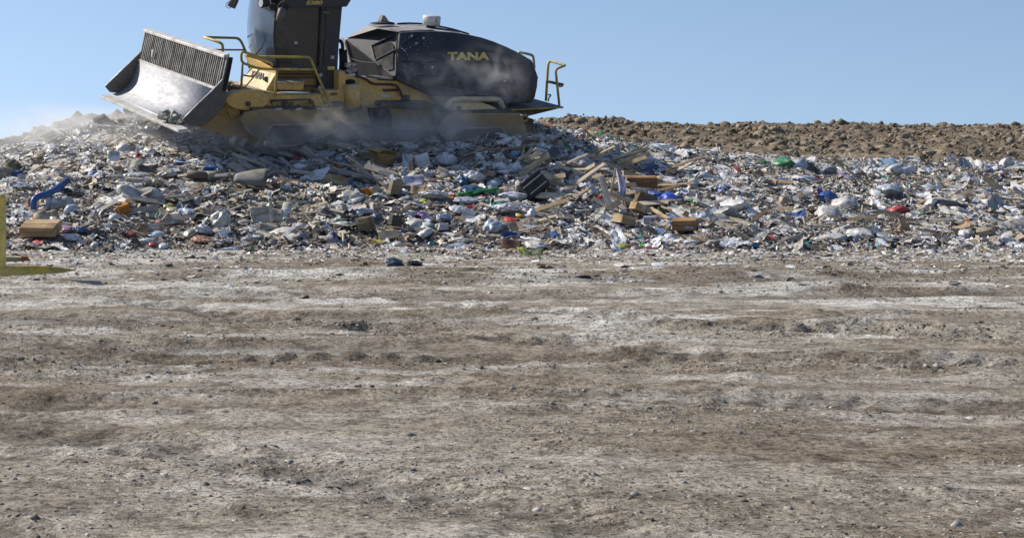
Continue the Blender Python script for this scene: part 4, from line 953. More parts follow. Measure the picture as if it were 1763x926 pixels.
hs = MB(); dh = hit(1072, 345).y-.3; [take(P(1070,y_,dh).x, dh, P(1070,y_,dh).z, .14, .12, .3) for y_ in (297,312,328,345)]; rr_ = random.Random(9)
cpts = [(1061,290),(1066,300),(1070,312),(1073,325),(1071,338),(1068,352)]
for i, (a, b) in enumerate(cpts):
    wv = [2,5,6.5,6.5,5,2.5][i]
    for j in range(7): hs.v.append(P(a+(j/6-.5)*2*wv, b+rr_.uniform(-1,1), dh+.05*math.sin(j*2.1+i)))
for i in range(5):
    for j in range(6): a = i*7+j; hs.f.append([a, a+1, a+8, a+7])
ho = hs.build('hanging_sheet', film((.60,.58,.74), .5), None, True); ho.modifiers.new('s','SUBSURF').levels = 2; ho.modifiers['s'].render_levels = 2
tag(ho, 'lilac white cloth strip draped over the leaning stake', 'cloth')
bag(1009, 319, 30, 20, (.58,.60,.64), 'white bag left of the pale upright board', 'sack', 60)
bag(985, 313, 22, 16, (.56,.57,.60), 'white hooked bag between the narrow carton and the upright board', 'sack', 120, sub=3)
box(1106, 325, 52, 20, .3, 'wide low brown carton right of the hanging cloth strip', (.28,.17,.09), yaw=-4, tilt=6, tape=False, lift=.15)
flat(1127, 316, 15, 18, 'sunlit tan flap at the right end of the wide brown carton', (.48,.36,.21), yaw=-10, face=72)
flat(1082, 298, 22, 10, 'small tan card above the wide brown carton', (.42,.33,.22), yaw=14, face=60)
bag(1108, 299, 30, 12, (.06,.08,.20), 'navy bag above the wide brown carton', 'flat', sub=3)
flat(1140, 308, 22, 11, 'tan card folded open right of the navy bag', (.46,.35,.22), yaw=-20, face=60)
flat(1152, 297, 14, 12, 'pale tan card above the folded open card', (.46,.36,.26), yaw=15, face=65)
bag(1152, 341, 50, 30, (.03,.09,.48), 'royal blue bag at the right of the heap', 'round', 20)
bag(1128, 331, 30, 12, (.05,.10,.34), 'smaller blue bag touching the royal blue bag', 'flat', 40)
bag(1113, 325, 22, 8, (.14,.09,.08), 'dark brown film left of the smaller blue bag', 'flat', sub=3)
box(1117, 353, 34, 20, .2, 'dull brown carton leaning over the labelled carton', (.20,.15,.10), yaw=22, tilt=-16, roll=20, crush=.04, lift=.3)
box(1102, 364, 24, 14, .16, 'sunlit carton with a white and yellow label', (.46,.33,.19), yaw=28, tilt=-4, roll=24, labelcol=(.62,.55,.30), lift=.26)
board(1112, 353, 1151, 377, 5, 'long flattened carton edge sloping to the right', (.46,.35,.22), lift=.3, th=.03, name='carton_strip', cat='cardboard')
board(1120, 349, 1154, 361, 4, 'upper flattened carton edge sloping to the right', (.40,.30,.19), lift=.3, th=.03, name='carton_strip', cat='cardboard')
flat(1172, 350, 20, 12, 'olive card right of the royal blue bag', (.30,.25,.16), yaw=20, face=58)
box(1081, 387, 32, 15, .22, 'clean tan carton standing tilted at the lower right', (.50,.38,.23), yaw=34, tilt=4, roll=14, lift=.15)
bag(1071, 361, 16, 13, (.60,.64,.66), 'pale round bag above the clean tan carton', 'round', sub=3)
box(1118, 384, 20, 11, .14, 'white carton beside a red ball', (.66,.66,.68), yaw=-14, tilt=4, tape=False, lift=.06, marks=((.7,.2,.9,.8,(.3,.3,.34)),))
rb = add('red_ball', bag_mesh('round', 5, film((.45,.02,.06), .25), 4), hit(1132,382)-Vector((0,.08,.0)), sc=(.055,.055,.06)); tag(rb, 'shiny red ball right of the white carton', 'ball')
bag(1160, 372, 24, 8, (.12,.22,.50), 'blue rag behind the brown carton at the right edge', 'flat', sub=3)
box(1178, 397, 42, 17, .25, 'brown carton with a pale label at the far right', (.36,.21,.10), yaw=-16, tilt=10, crush=.06, labelcol=(.45,.52,.60), tape=False, lift=.12)
flat(1193, 366, 10, 14, 'small grey cone of card above the far right carton', (.40,.38,.34), yaw=10, face=80)
bag(1152, 404, 22, 13, (.66,.67,.70), 'white bag left below the far right carton', 'round', sub=3)
bag(1190, 414, 32, 10, (.66,.67,.72), 'long white bag at the foot of the heap, far right', 'long', 8)
bag(1072, 421, 26, 10, (.34,.33,.06), 'olive yellow bag at the foot of the heap', 'flat', 0)
bag(1106, 419, 14, 8, (.12,.42,.08), 'bright green wrapper at the foot of the heap', 'flat', sub=3)
bag(1092, 425, 16, 8, (.55,.30,.36), 'pink patterned wrapper beside the olive yellow bag', 'flat', sub=3)
bag(1120, 425, 26, 7, (.22,.04,.06), 'dark red film between the green wrapper and the white bags', 'flat', sub=3)
flat(903, 433, 20, 13, 'bright yellow green sheet at the foot of the heap', (.52,.55,.13), 'plastic_sheet', 'sheet', yaw=20, face=38, mat=film((.52,.55,.15), .5))
flat(923, 434, 24, 9, 'shaded half of the folded yellow green sheet, shade painted as dark olive', (.16,.18,.07), 'plastic_sheet', 'sheet', yaw=-14, face=30, mat=film((.15,.17,.07), .6))  # same sheet as the bright half; its shade is put into the colour
bag(922, 419, 44, 16, (.62,.60,.56), 'pale translucent film heaped above the yellow green sheet', 'flat', 12)
flat(880, 420, 36, 14, 'dark brown board left of the heaped pale film', (.10,.06,.045), yaw=-20, face=48)
bag(976, 424, 18, 10, (.06,.055,.055), 'black scrap at the foot of the heap', 'sack', sub=3)
board(1025, 388, 1060, 409, 4, 'pale slat lying at the lower right', (.58,.54,.46), lift=.12)
# middle part of the heap
bag(378, 373, 36, 38, (.62,.60,.54), 'big round cream bag, front and left of centre', 'round', 60)
bag(350, 392, 34, 22, (.60,.63,.70), 'bluish white bag against the big cream bag', 'sack', 150)
bag(327, 399, 26, 18, (.42,.39,.33), 'round taupe bag with a dark side below the bluish white bag', 'round', sub=3)
bag(322, 362, 34, 20, (.52,.56,.70), 'light blue crumpled bag above the bluish white bag', 'sack', 40)
bag(288, 351, 22, 11, (.52,.48,.20), 'dull yellow wrapper left of the light blue bag', 'flat', sub=3)
board(394, 362, 432, 347, 3.5, 'sunlit slat right of the big cream bag', (.58,.50,.38), lift=.15)
flat(449, 370, 36, 26, 'cream board leaning on a narrow upright board', (.50,.46,.38), 'plywood_board', 'board', yaw=18, face=62, wav=.01, mat=wood((.50,.46,.38)), th=.02)
board(466, 349, 468, 383, 6, 'narrow upright board right of the leaning cream board', (.50,.46,.38), lift=.4, facing=.9)
flat(478, 371, 20, 20, 'cracked cream panel behind the narrow upright board', (.46,.42,.35), 'plywood_board', 'board', yaw=-12, face=60, wav=.01, mat=wood((.46,.42,.35)), th=.02)
board(470, 348, 530, 348, 4, 'long yellowish slat above the cream panels', (.50,.47,.34), lift=.15)
flat(494, 356, 18, 15, 'small pale grey panel under the yellowish slat', (.46,.46,.44), yaw=-25, face=62)
flat(463, 389, 34, 10, 'cream board end in front of the leaning board', (.46,.42,.34), yaw=24, face=40, mat=wood((.46,.42,.34)))
bag(493, 375, 17, 9, (.30,.46,.38), 'mint green scrap right of the cracked cream panel', 'flat', 30, sub=3)
flat(518, 388, 28, 7, 'white card lying right of the mint scrap', (.60,.59,.58), yaw=-6, face=42)
bag(518, 401, 18, 13, (.30,.35,.45), 'grey blue bag below the white card', 'sack', sub=3)
bag(568, 406, 18, 9, (.64,.62,.62), 'white bag beside a red scrap, lower middle', 'flat', sub=3)
bag(345, 409, 38, 12, (.46,.22,.15), 'salmon crumpled cloth low in the left middle', 'flat', 20, name='crumpled_cloth', cat='cloth')
board(306, 378, 330, 366, 7, 'rust brown plank piece left of the big cream bag', (.32,.15,.10), lift=.12)
board(276, 382, 318, 381, 6, 'dull plank under the rust brown piece', (.34,.29,.23), lift=.12)
board(220, 392, 300, 383, 4.5, 'long whitish plank on the lower left slope', (.56,.53,.45), lift=.12)
flat(249, 393, 18, 15, 'brown card diamond in front of the long whitish plank', (.34,.21,.12), yaw=30, face=70, wav=.01)
bag(224, 400, 20, 9, (.38,.10,.07), 'dark red wrapper left of the brown card diamond', 'flat', sub=3)
bag(268, 400, 30, 12, (.48,.60,.68), 'light blue rumpled film right of the brown card diamond', 'flat', sub=3)
bag(255, 411, 36, 10, (.55,.60,.57), 'pale green white bag at the foot of the heap, left', 'long', 6)
bag(262, 417, 14, 8, (.55,.12,.12), 'small coral scrap below the pale green white bag', 'flat', sub=3)
bag(281, 420, 20, 12, (.64,.66,.73), 'white bag right of the coral scrap', 'sack', sub=3)
flat(240, 335, 72, 22, 'large pale grey sheet on the left slope', (.44,.43,.40), 'plastic_sheet', 'sheet', yaw=10, face=36, wav=.08, mat=film((.45,.44,.41), .7))
flat(268, 345, 44, 10, 'grey plank-like sheet below the large pale sheet', (.36,.34,.30), yaw=20, face=40)
bag(296, 358, 24, 9, (.56,.52,.30), 'faded yellow bag right of the large pale sheet', 'flat', 20, sub=3)
flat(262, 364, 20, 22, 'cracked cream panel piece standing on the left slope', (.44,.41,.36), yaw=-10, face=72)
flat(672, 404, 42, 13, 'big torn tan cardboard at the lower middle', (.50,.42,.29), yaw=24, face=46, wav=.05)
flat(700, 409, 26, 11, 'folded end of the torn tan cardboard', (.46,.39,.27), yaw=-26, face=50)
bag(683, 417, 20, 10, (.64,.63,.60), 'white bag below the torn tan cardboard', 'flat', sub=3)
bag(628, 361, 38, 17, (.50,.55,.66), 'pale blue bag below the orange bowl', 'sack', 190)
bag(648, 369, 18, 15, (.10,.13,.24), 'dark navy bag right of the pale blue bag', 'sack', sub=3)
bag(617, 365, 14, 12, (.60,.63,.70), 'small white blue bag at the left of the pale blue bag', 'round', sub=3)
bag(585, 377, 20, 8, (.14,.32,.27), 'teal scrap on the lower middle slope', 'flat', sub=3)
box(627, 396, 24, 22, .16, 'olive brown carton shell with a lit edge, lower middle', (.17,.14,.09), yaw=-30, roll=-10, crush=.1, tape=False, lift=.1)
box(682, 389, 20, 18, .16, 'dark carton right of the olive brown carton shell', (.09,.08,.07), yaw=20, roll=12, crush=.1, tape=False, lift=.1)
bag(691, 397, 12, 12, (.14,.12,.32), 'violet blue bag above the torn tan cardboard', 'round', sub=3)
bag(600, 333, 50, 20, (.56,.53,.48), 'shredded whitish bundle left of the orange bowl', 'sack', 20)
bag(790, 410, 44, 13, (.60,.57,.50), 'long pale torn film at the foot, right of centre', 'long', -20)
bag(776, 413, 14, 8, (.48,.24,.15), 'salmon scrap beside the pale torn film', 'flat', sub=3)
bag(808, 425, 14, 9, (.42,.15,.04), 'orange brown scrap at the foot, right of centre', 'round', sub=3)
bag(840, 424, 12, 9, (.14,.16,.34), 'small blue scrap at the foot, right of centre', 'round', sub=3)
bag(697, 431, 16, 7, (.50,.55,.68), 'bluish white film lying where the heap meets the dirt', 'flat', sub=3)
# loose things on the dirt
bag(676, 448, 38, 17, (.07,.08,.12), 'dark blue black bag with pale folds lying on the dirt', 'flat', 20, rough=.3)
bag(714, 450, 28, 11, (.08,.08,.085), 'smaller dark bag right of the blue black bag on the dirt', 'flat', 160, rough=.3)
bag(702, 452, 16, 8, (.16,.14,.12), 'brown rag between the two dark bags', 'flat', sub=3)
bag(815, 441, 12, 8, (.045,.04,.045), 'small black lump on the dirt, right of centre', 'round', sub=3)
bag(825, 443, 14, 5, (.12,.09,.06), 'brown rag right of the small black lump', 'flat', sub=3)
bag(394, 491, 18, 7, (.66,.66,.72), 'white crumpled paper alone on the dirt', 'flat', sub=3, name='crumpled_paper', cat='paper')
bag(1006, 473, 28, 7, (.14,.14,.20), 'grey blue rag alone on the dirt at the right', 'flat', 170, name='rag', cat='rag')
bag(392, 427, 44, 9, (.58,.60,.64), 'grey white film stretched at the foot, left of centre', 'long', 8)
bag(405, 424, 26, 8, (.20,.20,.20), 'dark film behind the grey white film at the foot', 'flat', sub=3)
# lump at the left edge
lt = add('concrete_lump', bag_mesh('sack', 77, solid('pale_concrete', (.36,.34,.27), .9, .2, 6), 4), hit(2,306)+Vector((0,-.25,-.1)), (0,.5,0), (.24,.22,.34)); tag(lt, 'pale rounded concrete lump at the left edge', 'concrete')
lt2 = add('rubble_block', bag_mesh('sack', 78, solid('olive_concrete', (.26,.22,.15), .9, .25, 5), 4), hit(4,300)+Vector((0,.1,-.15)), (0,.55,0), (.22,.26,.48)); tag(lt2, 'tall olive grey concrete block leaning behind the pale lump', 'concrete')
# yellow forks at the left edge
fk = empty('yellow_fork_frame', P(-10, 470, 20.1)); o0 = fk.location.copy(); tag(fk, 'yellow upright frame with long forks resting on the dirt at the left edge', 'fork frame')
YF = paint('olive_yellow_paint', (.86,.64,.11), (.52,.42,.14), .2, .5, scale=3)
def L_(px, py, D): return P(px, py, D)-o0
MB().slab([L_(-14,335,20.1), L_(3,335,20.1), L_(8,345,20.1), L_(8,470,20.1), L_(-14,474,20.1)], (0,.10,0)).build('mast', YF, fk, bev=.015)
MB().tube([L_(2,342,20.04), L_(2,342,20.24)], .05, 16).build('mast_pin', YF, fk, True)
MB().add([L_(-12,459,20.1), L_(60,458,20.1), L_(100,460,20.15), L_(130,464,20.2), L_(130,466,20.2), L_(104,470,20.15), L_(60,473,20.1), L_(-12,476,20.1)]+[L_(-12,459,20.3)-Vector((0,0,0)), L_(60,458,20.3), L_(100,460,20.32), L_(130,464,20.3), L_(130,466,20.3), L_(104,470,20.3), L_(60,473,20.3), L_(-12,476,20.3)],
  [[7,6,5,4,3,2,1,0],[8,9,10,11,12,13,14,15]]+[[i,(i+1)%8,(i+1)%8+8,i+8] for i in range(8)]).build('fork_tine', YF, fk, bev=.006)
MB().slab([L_(-12,441,22.3), L_(36,443,22.3), L_(38,450,22.3), L_(-12,452,22.3)], (0,.16,0)).build('fork_tine', paint('pale_fork', (.52,.48,.26), (.25,.2,.1), .4, .6, scale=4), fk, bev=.006)
MB().slab([L_(36,441,22.3), L_(44,442,22.3), L_(47,449,22.3), L_(36,450,22.3)], (0,.16,0)).build('tine_tip', paint('red_tip', (.42,.10,.03), (.2,.08,.04), .4, .6, scale=6), fk, bev=.006)
# --- repeats of the smaller rubbish, each a thing of its own
zones = (('left', -120, 430), ('middle', 430, 780), ('right', 780, 1230), ('far right', 1230, 1950))
BC = {'white': [(.66,.66,.67),(.62,.60,.56)], 'pale blue': [(.52,.56,.62),(.46,.51,.58)], 'grey': [(.30,.30,.31),(.36,.34,.32)], 'black': [(.035,.034,.038)], 'blue': [(.05,.11,.34)], 'red': [(.42,.05,.05)], 'green': [(.06,.24,.10)], 'tan': [(.40,.32,.22)]}
rr_ = random.Random(21)
def zpoint(x0, x1, top=None):
    for _ in range(12):
        px, py = zp0(x0, x1); q = hit(px, py)
        if not any(abs(q.x-e[0]) < e[3]+.05 and abs(q.z-e[2]) < e[4]+.05 and abs(q.y-e[1]) < .6 for e in EXC): break
    return px, py
def zp0(x0, x1):
    px = rr_.uniform(x0, x1); cy = float(np.interp(px, CRX, CRY)); t = rr_.random()**.85
    lo = max(cy+6, 258 if 380 < px < 900 else 0); return px, 424-(424-lo)*t
for zn, x0, x1 in zones:
    for cn, k_ in (('white', 30), ('pale blue', 6), ('grey', 16), ('black', 6), ('blue', 4), ('red', 4), ('green', 3), ('tan', 6)):
        k_ = int(k_*(x1-x0)/400*(.8 if zn == 'middle' else 1))
        for i in range(k_):
            px, py = zpoint(x0, x1); loc = hit(px, py); col = rr_.choice(BC[cn]); kind = rr_.choice(['round','flat','sack','long','flat','sack'])
            s_ = rr_.uniform(.055, .135)*(1.35 if cn == 'white' and rr_.random() < .3 else 1)*(rr_.choice([1,1.1,1.9]) if zn == 'far right' else 1)
            o = add('crumpled_bag', bag_mesh(kind, rr_.randrange(9), film(col), 3), loc+Vector((0,-.03,-.01)), (rr_.uniform(-.3,.6), rr_.uniform(-.4,.4), rr_.uniform(0, 6.28)), (s_*rr_.uniform(.8,1.3), s_, s_*rr_.uniform(.6,1.1)))
            tag(o, 'small crumpled %s plastic bag among the litter on the %s of the heap' % (cn, zn), 'plastic bag', 'small %s bags, %s' % (cn, zn))
def unit_card(v, col):
    key = ('card', v, col)
    if key in _bc: return _bc[key]
    s = np.random.default_rng(500+v); n = 6; vs = []; fs = []; a1, p1, f1 = s.uniform(2, 5), s.uniform(0, 6), s.uniform(.2, .8)
    c = s.uniform(-.16, .16, (n, n, 2))
    for k_ in (0, 1):
        for j in range(n):
            for i in range(n):
                u, w_ = i/(n-1)-.5, j/(n-1)-.5; edge = (i in (0, n-1) or j in (0, n-1))
                z = .10*math.sin(u*a1+p1)+f1*max(0, u-.15)+(k_*.03)
                vs.append((u+(c[j,i,0]*.5 if edge else 0), w_+(c[j,i,1]*.5 if edge else 0), z))
    for k_ in (0, 1):
        for j in range(n-1):
            for i in range(n-1): a = k_*n*n+j*n+i; q = [a, a+1, a+n+1, a+n]; fs.append(q if k_ else q[::-1])
    me = bpy.data.meshes.new('cardboard_piece'); me.from_pydata(vs, [], fs); me.materials.append(card(col)); me.update(); _bc[key] = me; return me
for zn, x0, x1 in zones:
    for cn, k_, cols in (('brown cardboard', 14, [(.36,.25,.14),(.42,.30,.18),(.26,.18,.11)]), ('pale', 18, [(.56,.53,.47),(.50,.46,.40)]), ('white', 9, [(.66,.66,.66)])):
        k_ = int(k_*(x1-x0)/400)
        for i in range(k_):
            px, py = zpoint(x0, x1); loc = hit(px, py); s_ = rr_.uniform(.10, .26)
            o = add('torn_card', unit_card(rr_.randrange(8), rr_.choice(cols)), loc+Vector((0,-.06,.03)), (rr_.uniform(.1,1.1), rr_.uniform(-.5,.5), rr_.uniform(-1,1)), (s_, s_*rr_.uniform(.4,.9), s_*.6))
            tag(o, 'torn piece of %s card among the litter on the %s of the heap' % (cn, zn), 'card piece', 'torn %s pieces, %s' % (cn, zn))
_wb = {}
def unit_lath(v, col):
    key = (v, col)
    if key in _wb: return _wb[key]
    s = random.Random(v); mb = MB(); k_ = 4
    for i in range(k_+1):
        t = i/k_-.5
        for sy, sz_ in ((-1,-1),(1,-1),(1,1),(-1,1)): mb.v.append(Vector((t+(s.uniform(-.05,.05) if i in (0,k_) else 0), sy*.5, sz_*.5)))
    for i in range(k_):
        for j in range(4): p = i*4+j; q = i*4+(j+1) % 4; mb.f.append([p, q, q+4, p+4])
    mb.f.append([3,2,1,0]); e = k_*4; mb.f.append([e,e+1,e+2,e+3])
    me = bpy.data.meshes.new('wooden_lath'); me.from_pydata([tuple(x) for x in mb.v], [], mb.f); me.materials.append(wood(col)); _wb[key] = me; return me
for zn, x0, x1 in zones:
    for cn, k_, cols in (('pale', 16, [(.54,.46,.34),(.50,.45,.38)]), ('brown', 14, [(.32,.23,.14),(.26,.20,.15)])):
        k_ = int(k_*(x1-x0)/400)
        for i in range(k_):
            px, py = zpoint(x0, x1); loc = hit(px, py)
            o = add('wooden_lath', unit_lath(rr_.randrange(4), rr_.choice(cols)), loc+Vector((0,-.08,.05)), (rr_.uniform(.2,1), rr_.uniform(-.45,.45), rr_.uniform(-.8,.8)), (rr_.uniform(.2,.6), rr_.uniform(.02,.06), rr_.uniform(.01,.02)))
            tag(o, 'short %s wooden lath among the litter on the %s of the heap' % (cn, zn), 'lath', 'short %s laths, %s' % (cn, zn))

# broken timber lying thick below the compactor and on the right
def timber(n, xr, yr, cols, lab, grp, sl0, sl1, Lr):
    for i in range(n):
        px, py = rr_.uniform(*xr), rr_.uniform(*yr); loc = hit(px, py); L0 = rr_.uniform(*Lr); an = rr_.uniform(sl0, sl1)
        o = add('broken_plank', unit_lath(rr_.randrange(4), rr_.choice(cols)), loc+Vector((0,-.12,.06)), (rr_.uniform(.3,1), an, rr_.uniform(-.5,.5)), (L0, rr_.uniform(.05,.13), rr_.uniform(.012,.03)))
        tag(o, lab, 'plank', grp)
G1 = [(.46,.42,.36),(.36,.33,.30),(.52,.46,.37),(.30,.28,.26)]; G2 = [(.56,.44,.28),(.48,.36,.22),(.34,.24,.15),(.60,.52,.40)]
timber(46, (405,690), (256,312), G1, 'weathered broken plank in the tangle of timber below the front of the compactor', 'broken planks below the compactor', .05, .65, (.25,.75))
timber(34, (900,1185), (272,365), G2, 'tan broken plank in the scattered timber on the right of the heap', 'broken planks on the right', -.6, .6, (.25,.8))
timber(16, (880,1190), (262,350), G2, 'long thin tan plank leaning across the scattered timber on the right', 'long planks on the right', -.75, .35, (.7,1.2))
timber(20, (40,400), (300,410), G1, 'grey broken plank scattered over the left slope', 'broken planks on the left slope', -.5, .5, (.2,.6))
timber(30, (1230,1800), (285,400), G2, 'tan broken plank on the far right of the heap', 'broken planks far right', -.6, .6, (.25,.8))
# ------------------------------------------------------------ litter nobody could count
def lin(*c): return np.array(c, float)
PAL = dict(
 pale=lin((.80,.78,.75),(.74,.70,.63),(.66,.60,.51),(.76,.75,.74),(.60,.55,.48)),
 mid=lin((.42,.36,.28),(.34,.29,.23),(.46,.37,.26),(.37,.35,.32),(.30,.24,.18),(.48,.41,.31)),
 dark=lin((.12,.10,.08),(.06,.055,.05),(.17,.135,.10),(.09,.09,.10),(.14,.12,.10)),
 film=lin((.69,.69,.70),(.76,.75,.74),(.56,.58,.62),(.48,.48,.49)),
 acc=lin((.06,.12,.36),(.30,.45,.62),(.42,.05,.04),(.50,.18,.05),(.06,.24,.10),(.05,.28,.26),(.20,.10,.34),(.55,.42,.08),(.52,.24,.27),(.10,.20,.42),(.45,.30,.16),(.10,.30,.50)))
KEYS = ['pale','mid','dark','film','acc']
def pick_colors(W):                             # W (n,5) weights
    n = len(W); W = W/W.sum(1, keepdims=True); u = RNG.random(n); k = (W.cumsum(1) < u[:, None]).sum(1).clip(0, 4)
    c = np.zeros((n, 3))
    for i, key in enumerate(KEYS):
        m = k == i; p = PAL[key]; c[m] = p[RNG.integers(0, len(p), m.sum())]
    return c*RNG.uniform(.76, 1.16, (n, 1))
def region_w(px, D):
    n = len(px); W = np.tile(np.array([.27,.38,.23,.08,.05]), (n, 1))
    t = np.clip((D-26)/11, 0, 1)
    L = np.clip((470-px)/220, 0, 1)*np.clip((D-27.8)/3, 0, 1)
    W += L[:, None]*np.array([1.5,.35,-.19,.0,-.045])  # more pale scraps on the left: dusty rubbish, and strong sunlight put into colour
    Rr = np.clip((px-620)/250, 0, 1)
    W += Rr[:, None]*np.array([.02,-.08,.02,.13,.055])
    M = np.exp(-((px-520)/190)**2)*np.clip((30-D)/2.5, 0, 1)
    W += M[:, None]*np.array([-.06,.25,.12,-.06,-.035])
    return np.clip(W, .005, None)
def rot_mats(yaw, tilt, roll):
    cy, sy, ct, st, cr, sr = np.cos(yaw), np.sin(yaw), np.cos(tilt), np.sin(tilt), np.cos(roll), np.sin(roll)
    Z = np.zeros_like(yaw); O = np.ones_like(yaw)
    Rz = np.stack([np.stack([cy,-sy,Z],-1), np.stack([sy,cy,Z],-1), np.stack([Z,Z,O],-1)], 1)
    Rx = np.stack([np.stack([O,Z,Z],-1), np.stack([Z,ct,-st],-1), np.stack([Z,st,ct],-1)], 1)
    Rl = np.stack([np.stack([cr,-sr,Z],-1), np.stack([sr,cr,Z],-1), np.stack([Z,Z,O],-1)], 1)
    return Rx @ Rz if False else Rz @ Rx @ Rl
def free(X, Y, Z):
    k = np.ones(len(X), bool)
    for x, D, z, w, h, pad in EXC:
        k &= ~((np.abs(X-x) < w) & (np.abs(Z-z) < h*1.15+.02) & (Y > D-.75) & (Y < D+pad))
    return k
def scatter(name, X, Y, Z, size, col, mat, g=4, crump=.3, aspect=(.5,1.), tilt=(.25,.7), smooth=False):
    f_ = free(X, Y, Z); X, Y, Z, size, col = X[f_], Y[f_], Z[f_], size[f_], col[f_]
    n = len(X); u = np.linspace(-.5, .5, g); gx_, gy_ = np.meshgrid(u, u); base = np.stack([gx_.ravel(), gy_.ravel()], -1); base = base*(1-.55*np.maximum(0, np.abs(base).sum(1)-.5)*2*.5)[:, None]
    k = g*g; L = np.zeros((n, k, 3)); asp = RNG.uniform(*aspect, n)
    jit = RNG.normal(0, .36/g, (n, k, 2))
    L[:, :, 0] = (base[:, 0]+jit[:, :, 0])*size[:, None]; L[:, :, 1] = (base[:, 1]+jit[:, :, 1])*size[:, None]*asp[:, None]
    bend = RNG.normal(0, .9, (n, 1))*(base[:, 0]**2)[None, :]+RNG.normal(0, .7, (n, 1))*(base[:, 0]*base[:, 1])[None, :]*2
    L[:, :, 2] = (RNG.normal(0, 1, (n, k))*crump*.5+bend*crump*2)*size[:, None]*np.sqrt(asp)[:, None]
    M = rot_mats(RNG.uniform(0, 6.28, n), RNG.normal(0, tilt[1], n), RNG.uniform(0, 6.28, n))
    Wd = np.einsum('nij,nkj->nki', M, L)
    a = tilt[0]; c_, s_ = math.cos(a), math.sin(a)   # lean with the slope of the heap
    y2 = Wd[:, :, 1]*c_-Wd[:, :, 2]*s_; z2 = Wd[:, :, 1]*s_+Wd[:, :, 2]*c_
    Wd[:, :, 1] = y2; Wd[:, :, 2] = z2
    Wd += np.stack([X, Y, Z], -1)[:, None, :]
    i = (np.arange(g-1)[None, :]+g*np.arange(g-1)[:, None]).ravel(); q = np.stack([i, i+1, i+g+1, i+g], -1)
    Q = (q[None]+k*np.arange(n)[:, None, None]).reshape(-1, 4)
    C = np.repeat(col[:, None, :], k, 1)*RNG.uniform(.8, 1.12, (n, k, 1))
    return fast_mesh(name, Wd.reshape(-1, 3), Q, mat, C.reshape(-1, 3).clip(0, .85), smooth)
def heap_points(n, pw=1.0, d0=25.3, d1=38.6, x0=-300, x1=2150, clump=None):
    px = RNG.uniform(x0, x1, int(n*1.6)); D = d0+(d1-d0)*RNG.random(int(n*1.6))**pw
    X = (px-CX)/F*D
    edge = foot_D(X); keep = (D > edge-.25+RNG.normal(0, .2, len(D))+1.1*fbm(X*.7, X*0, 4, 88))
    if clump is not None:
        keep &= (fbm(X*clump, D*clump, 3, 7)+RNG.normal(0, .25, len(D))) > -.15
    keep &= ~((px < 262) & (D > 34.9+RNG.normal(0, .45, len(D))+np.clip((px-60)/200, 0, 1)*.9))
    px, D, X = px[keep][:n], D[keep][:n], X[keep][:n]
    return px, D, X, mound(X, D)
SP_ = np.array([0.])
px, D, X, Z = heap_points(25000, 1.05, clump=.55)
sz = (np.exp(RNG.normal(math.log(.095), .55, len(px)))*(1+.9*fbm(X*.7, D*.7, 3, 301))).clip(.03, .45)
o = scatter('shredded_litter', X, D, Z+RNG.uniform(-.03, .08, len(px)), sz, pick_colors(region_w(px, D)), LITTER, 4, .17, (.22, .9), (.32, .30))
tag(o, 'dense layer of crumpled paper, film and card scraps covering the heap slope', 'litter', kind='stuff')
px, D, X, Z = heap_points(7000, 1.0, clump=.7)
sz = np.exp(RNG.normal(math.log(.27), .45, len(px))).clip(.12, 1.0); W = region_w(px, D); W[:, 0] += .45; W[:, 3] += .10; W[:, 4] *= .8; W[:, 2] *= .7
o = scatter('draped_film_litter', X, D, Z+RNG.uniform(.0, .07, len(px)), sz, pick_colors(W), LITTER, 8, .085, (.12, .7), (.34, .24), True)
tag(o, 'torn sheets of film, paper and cloth draped over one another on the heap', 'litter', kind='stuff')
px, D, X, Z = heap_points(52000, 1.1)
sz = np.exp(RNG.normal(math.log(.042), .45, len(px))).clip(.015, .12)
W = region_w(px, D); W[:, 2] += .16; W[:, 1] += .25
o = scatter('fine_litter', X, D, Z+RNG.uniform(0, .09, len(px)), sz, pick_colors(W), LITTER, 3, .28, (.25, 1.), (.3, .6))
tag(o, 'fine torn bits and dust-coloured crumbs between the larger rubbish on the heap', 'litter', kind='stuff')
def sticks(name, X, Y, Z, Ln, Wd, col, mat, up=.25, yaw=None):
    f_ = free(X, Y, Z); X, Y, Z, Ln, Wd, col = X[f_], Y[f_], Z[f_], Ln[f_], Wd[f_], col[f_]
    n = len(X); yaw = RNG.uniform(0, math.pi, n) if yaw is None else yaw; el = RNG.normal(.05, up, n)
    d = np.stack([np.cos(yaw)*np.cos(el), np.sin(yaw)*np.cos(el), np.sin(el)], -1)
    s = np.stack([-np.sin(yaw), np.cos(yaw), np.zeros(n)], -1); t = np.cross(d, s)
    V = np.zeros((n, 8, 3)); c = np.stack([X, Y, Z], -1); th = Wd*RNG.uniform(.2, .6, n); k = 0
    for a in (-1, 1):
        for b, e in ((-1,-1), (1,-1), (1,1), (-1,1)):
            V[:, k] = c+d*(a*Ln/2)[:, None]+s*(b*Wd/2)[:, None]+t*(e*th/2)[:, None]; k += 1
    q = np.array([[0,3,2,1],[4,5,6,7],[0,1,5,4],[1,2,6,5],[2,3,7,6],[3,0,4,7]])
    Q = (q[None]+8*np.arange(n)[:, None, None]).reshape(-1, 4)
    C = np.repeat(col[:, None, :], 8, 1)
    return fast_mesh(name, V.reshape(-1, 3), Q, mat, C.reshape(-1, 3))
px, D, X, Z = heap_points(2600, 1.0)
wc = lin((.50,.42,.30),(.38,.30,.20),(.28,.22,.16),(.56,.50,.40),(.42,.40,.37))
o = sticks('wood_splinters', X, D, Z+RNG.uniform(.02, .12, len(px)), RNG.uniform(.12, .5, len(px)), RNG.uniform(.012, .04, len(px)), wc[RNG.integers(0, 5, len(px))]*RNG.uniform(.6, 1.1, (len(px), 1)), LITTER)
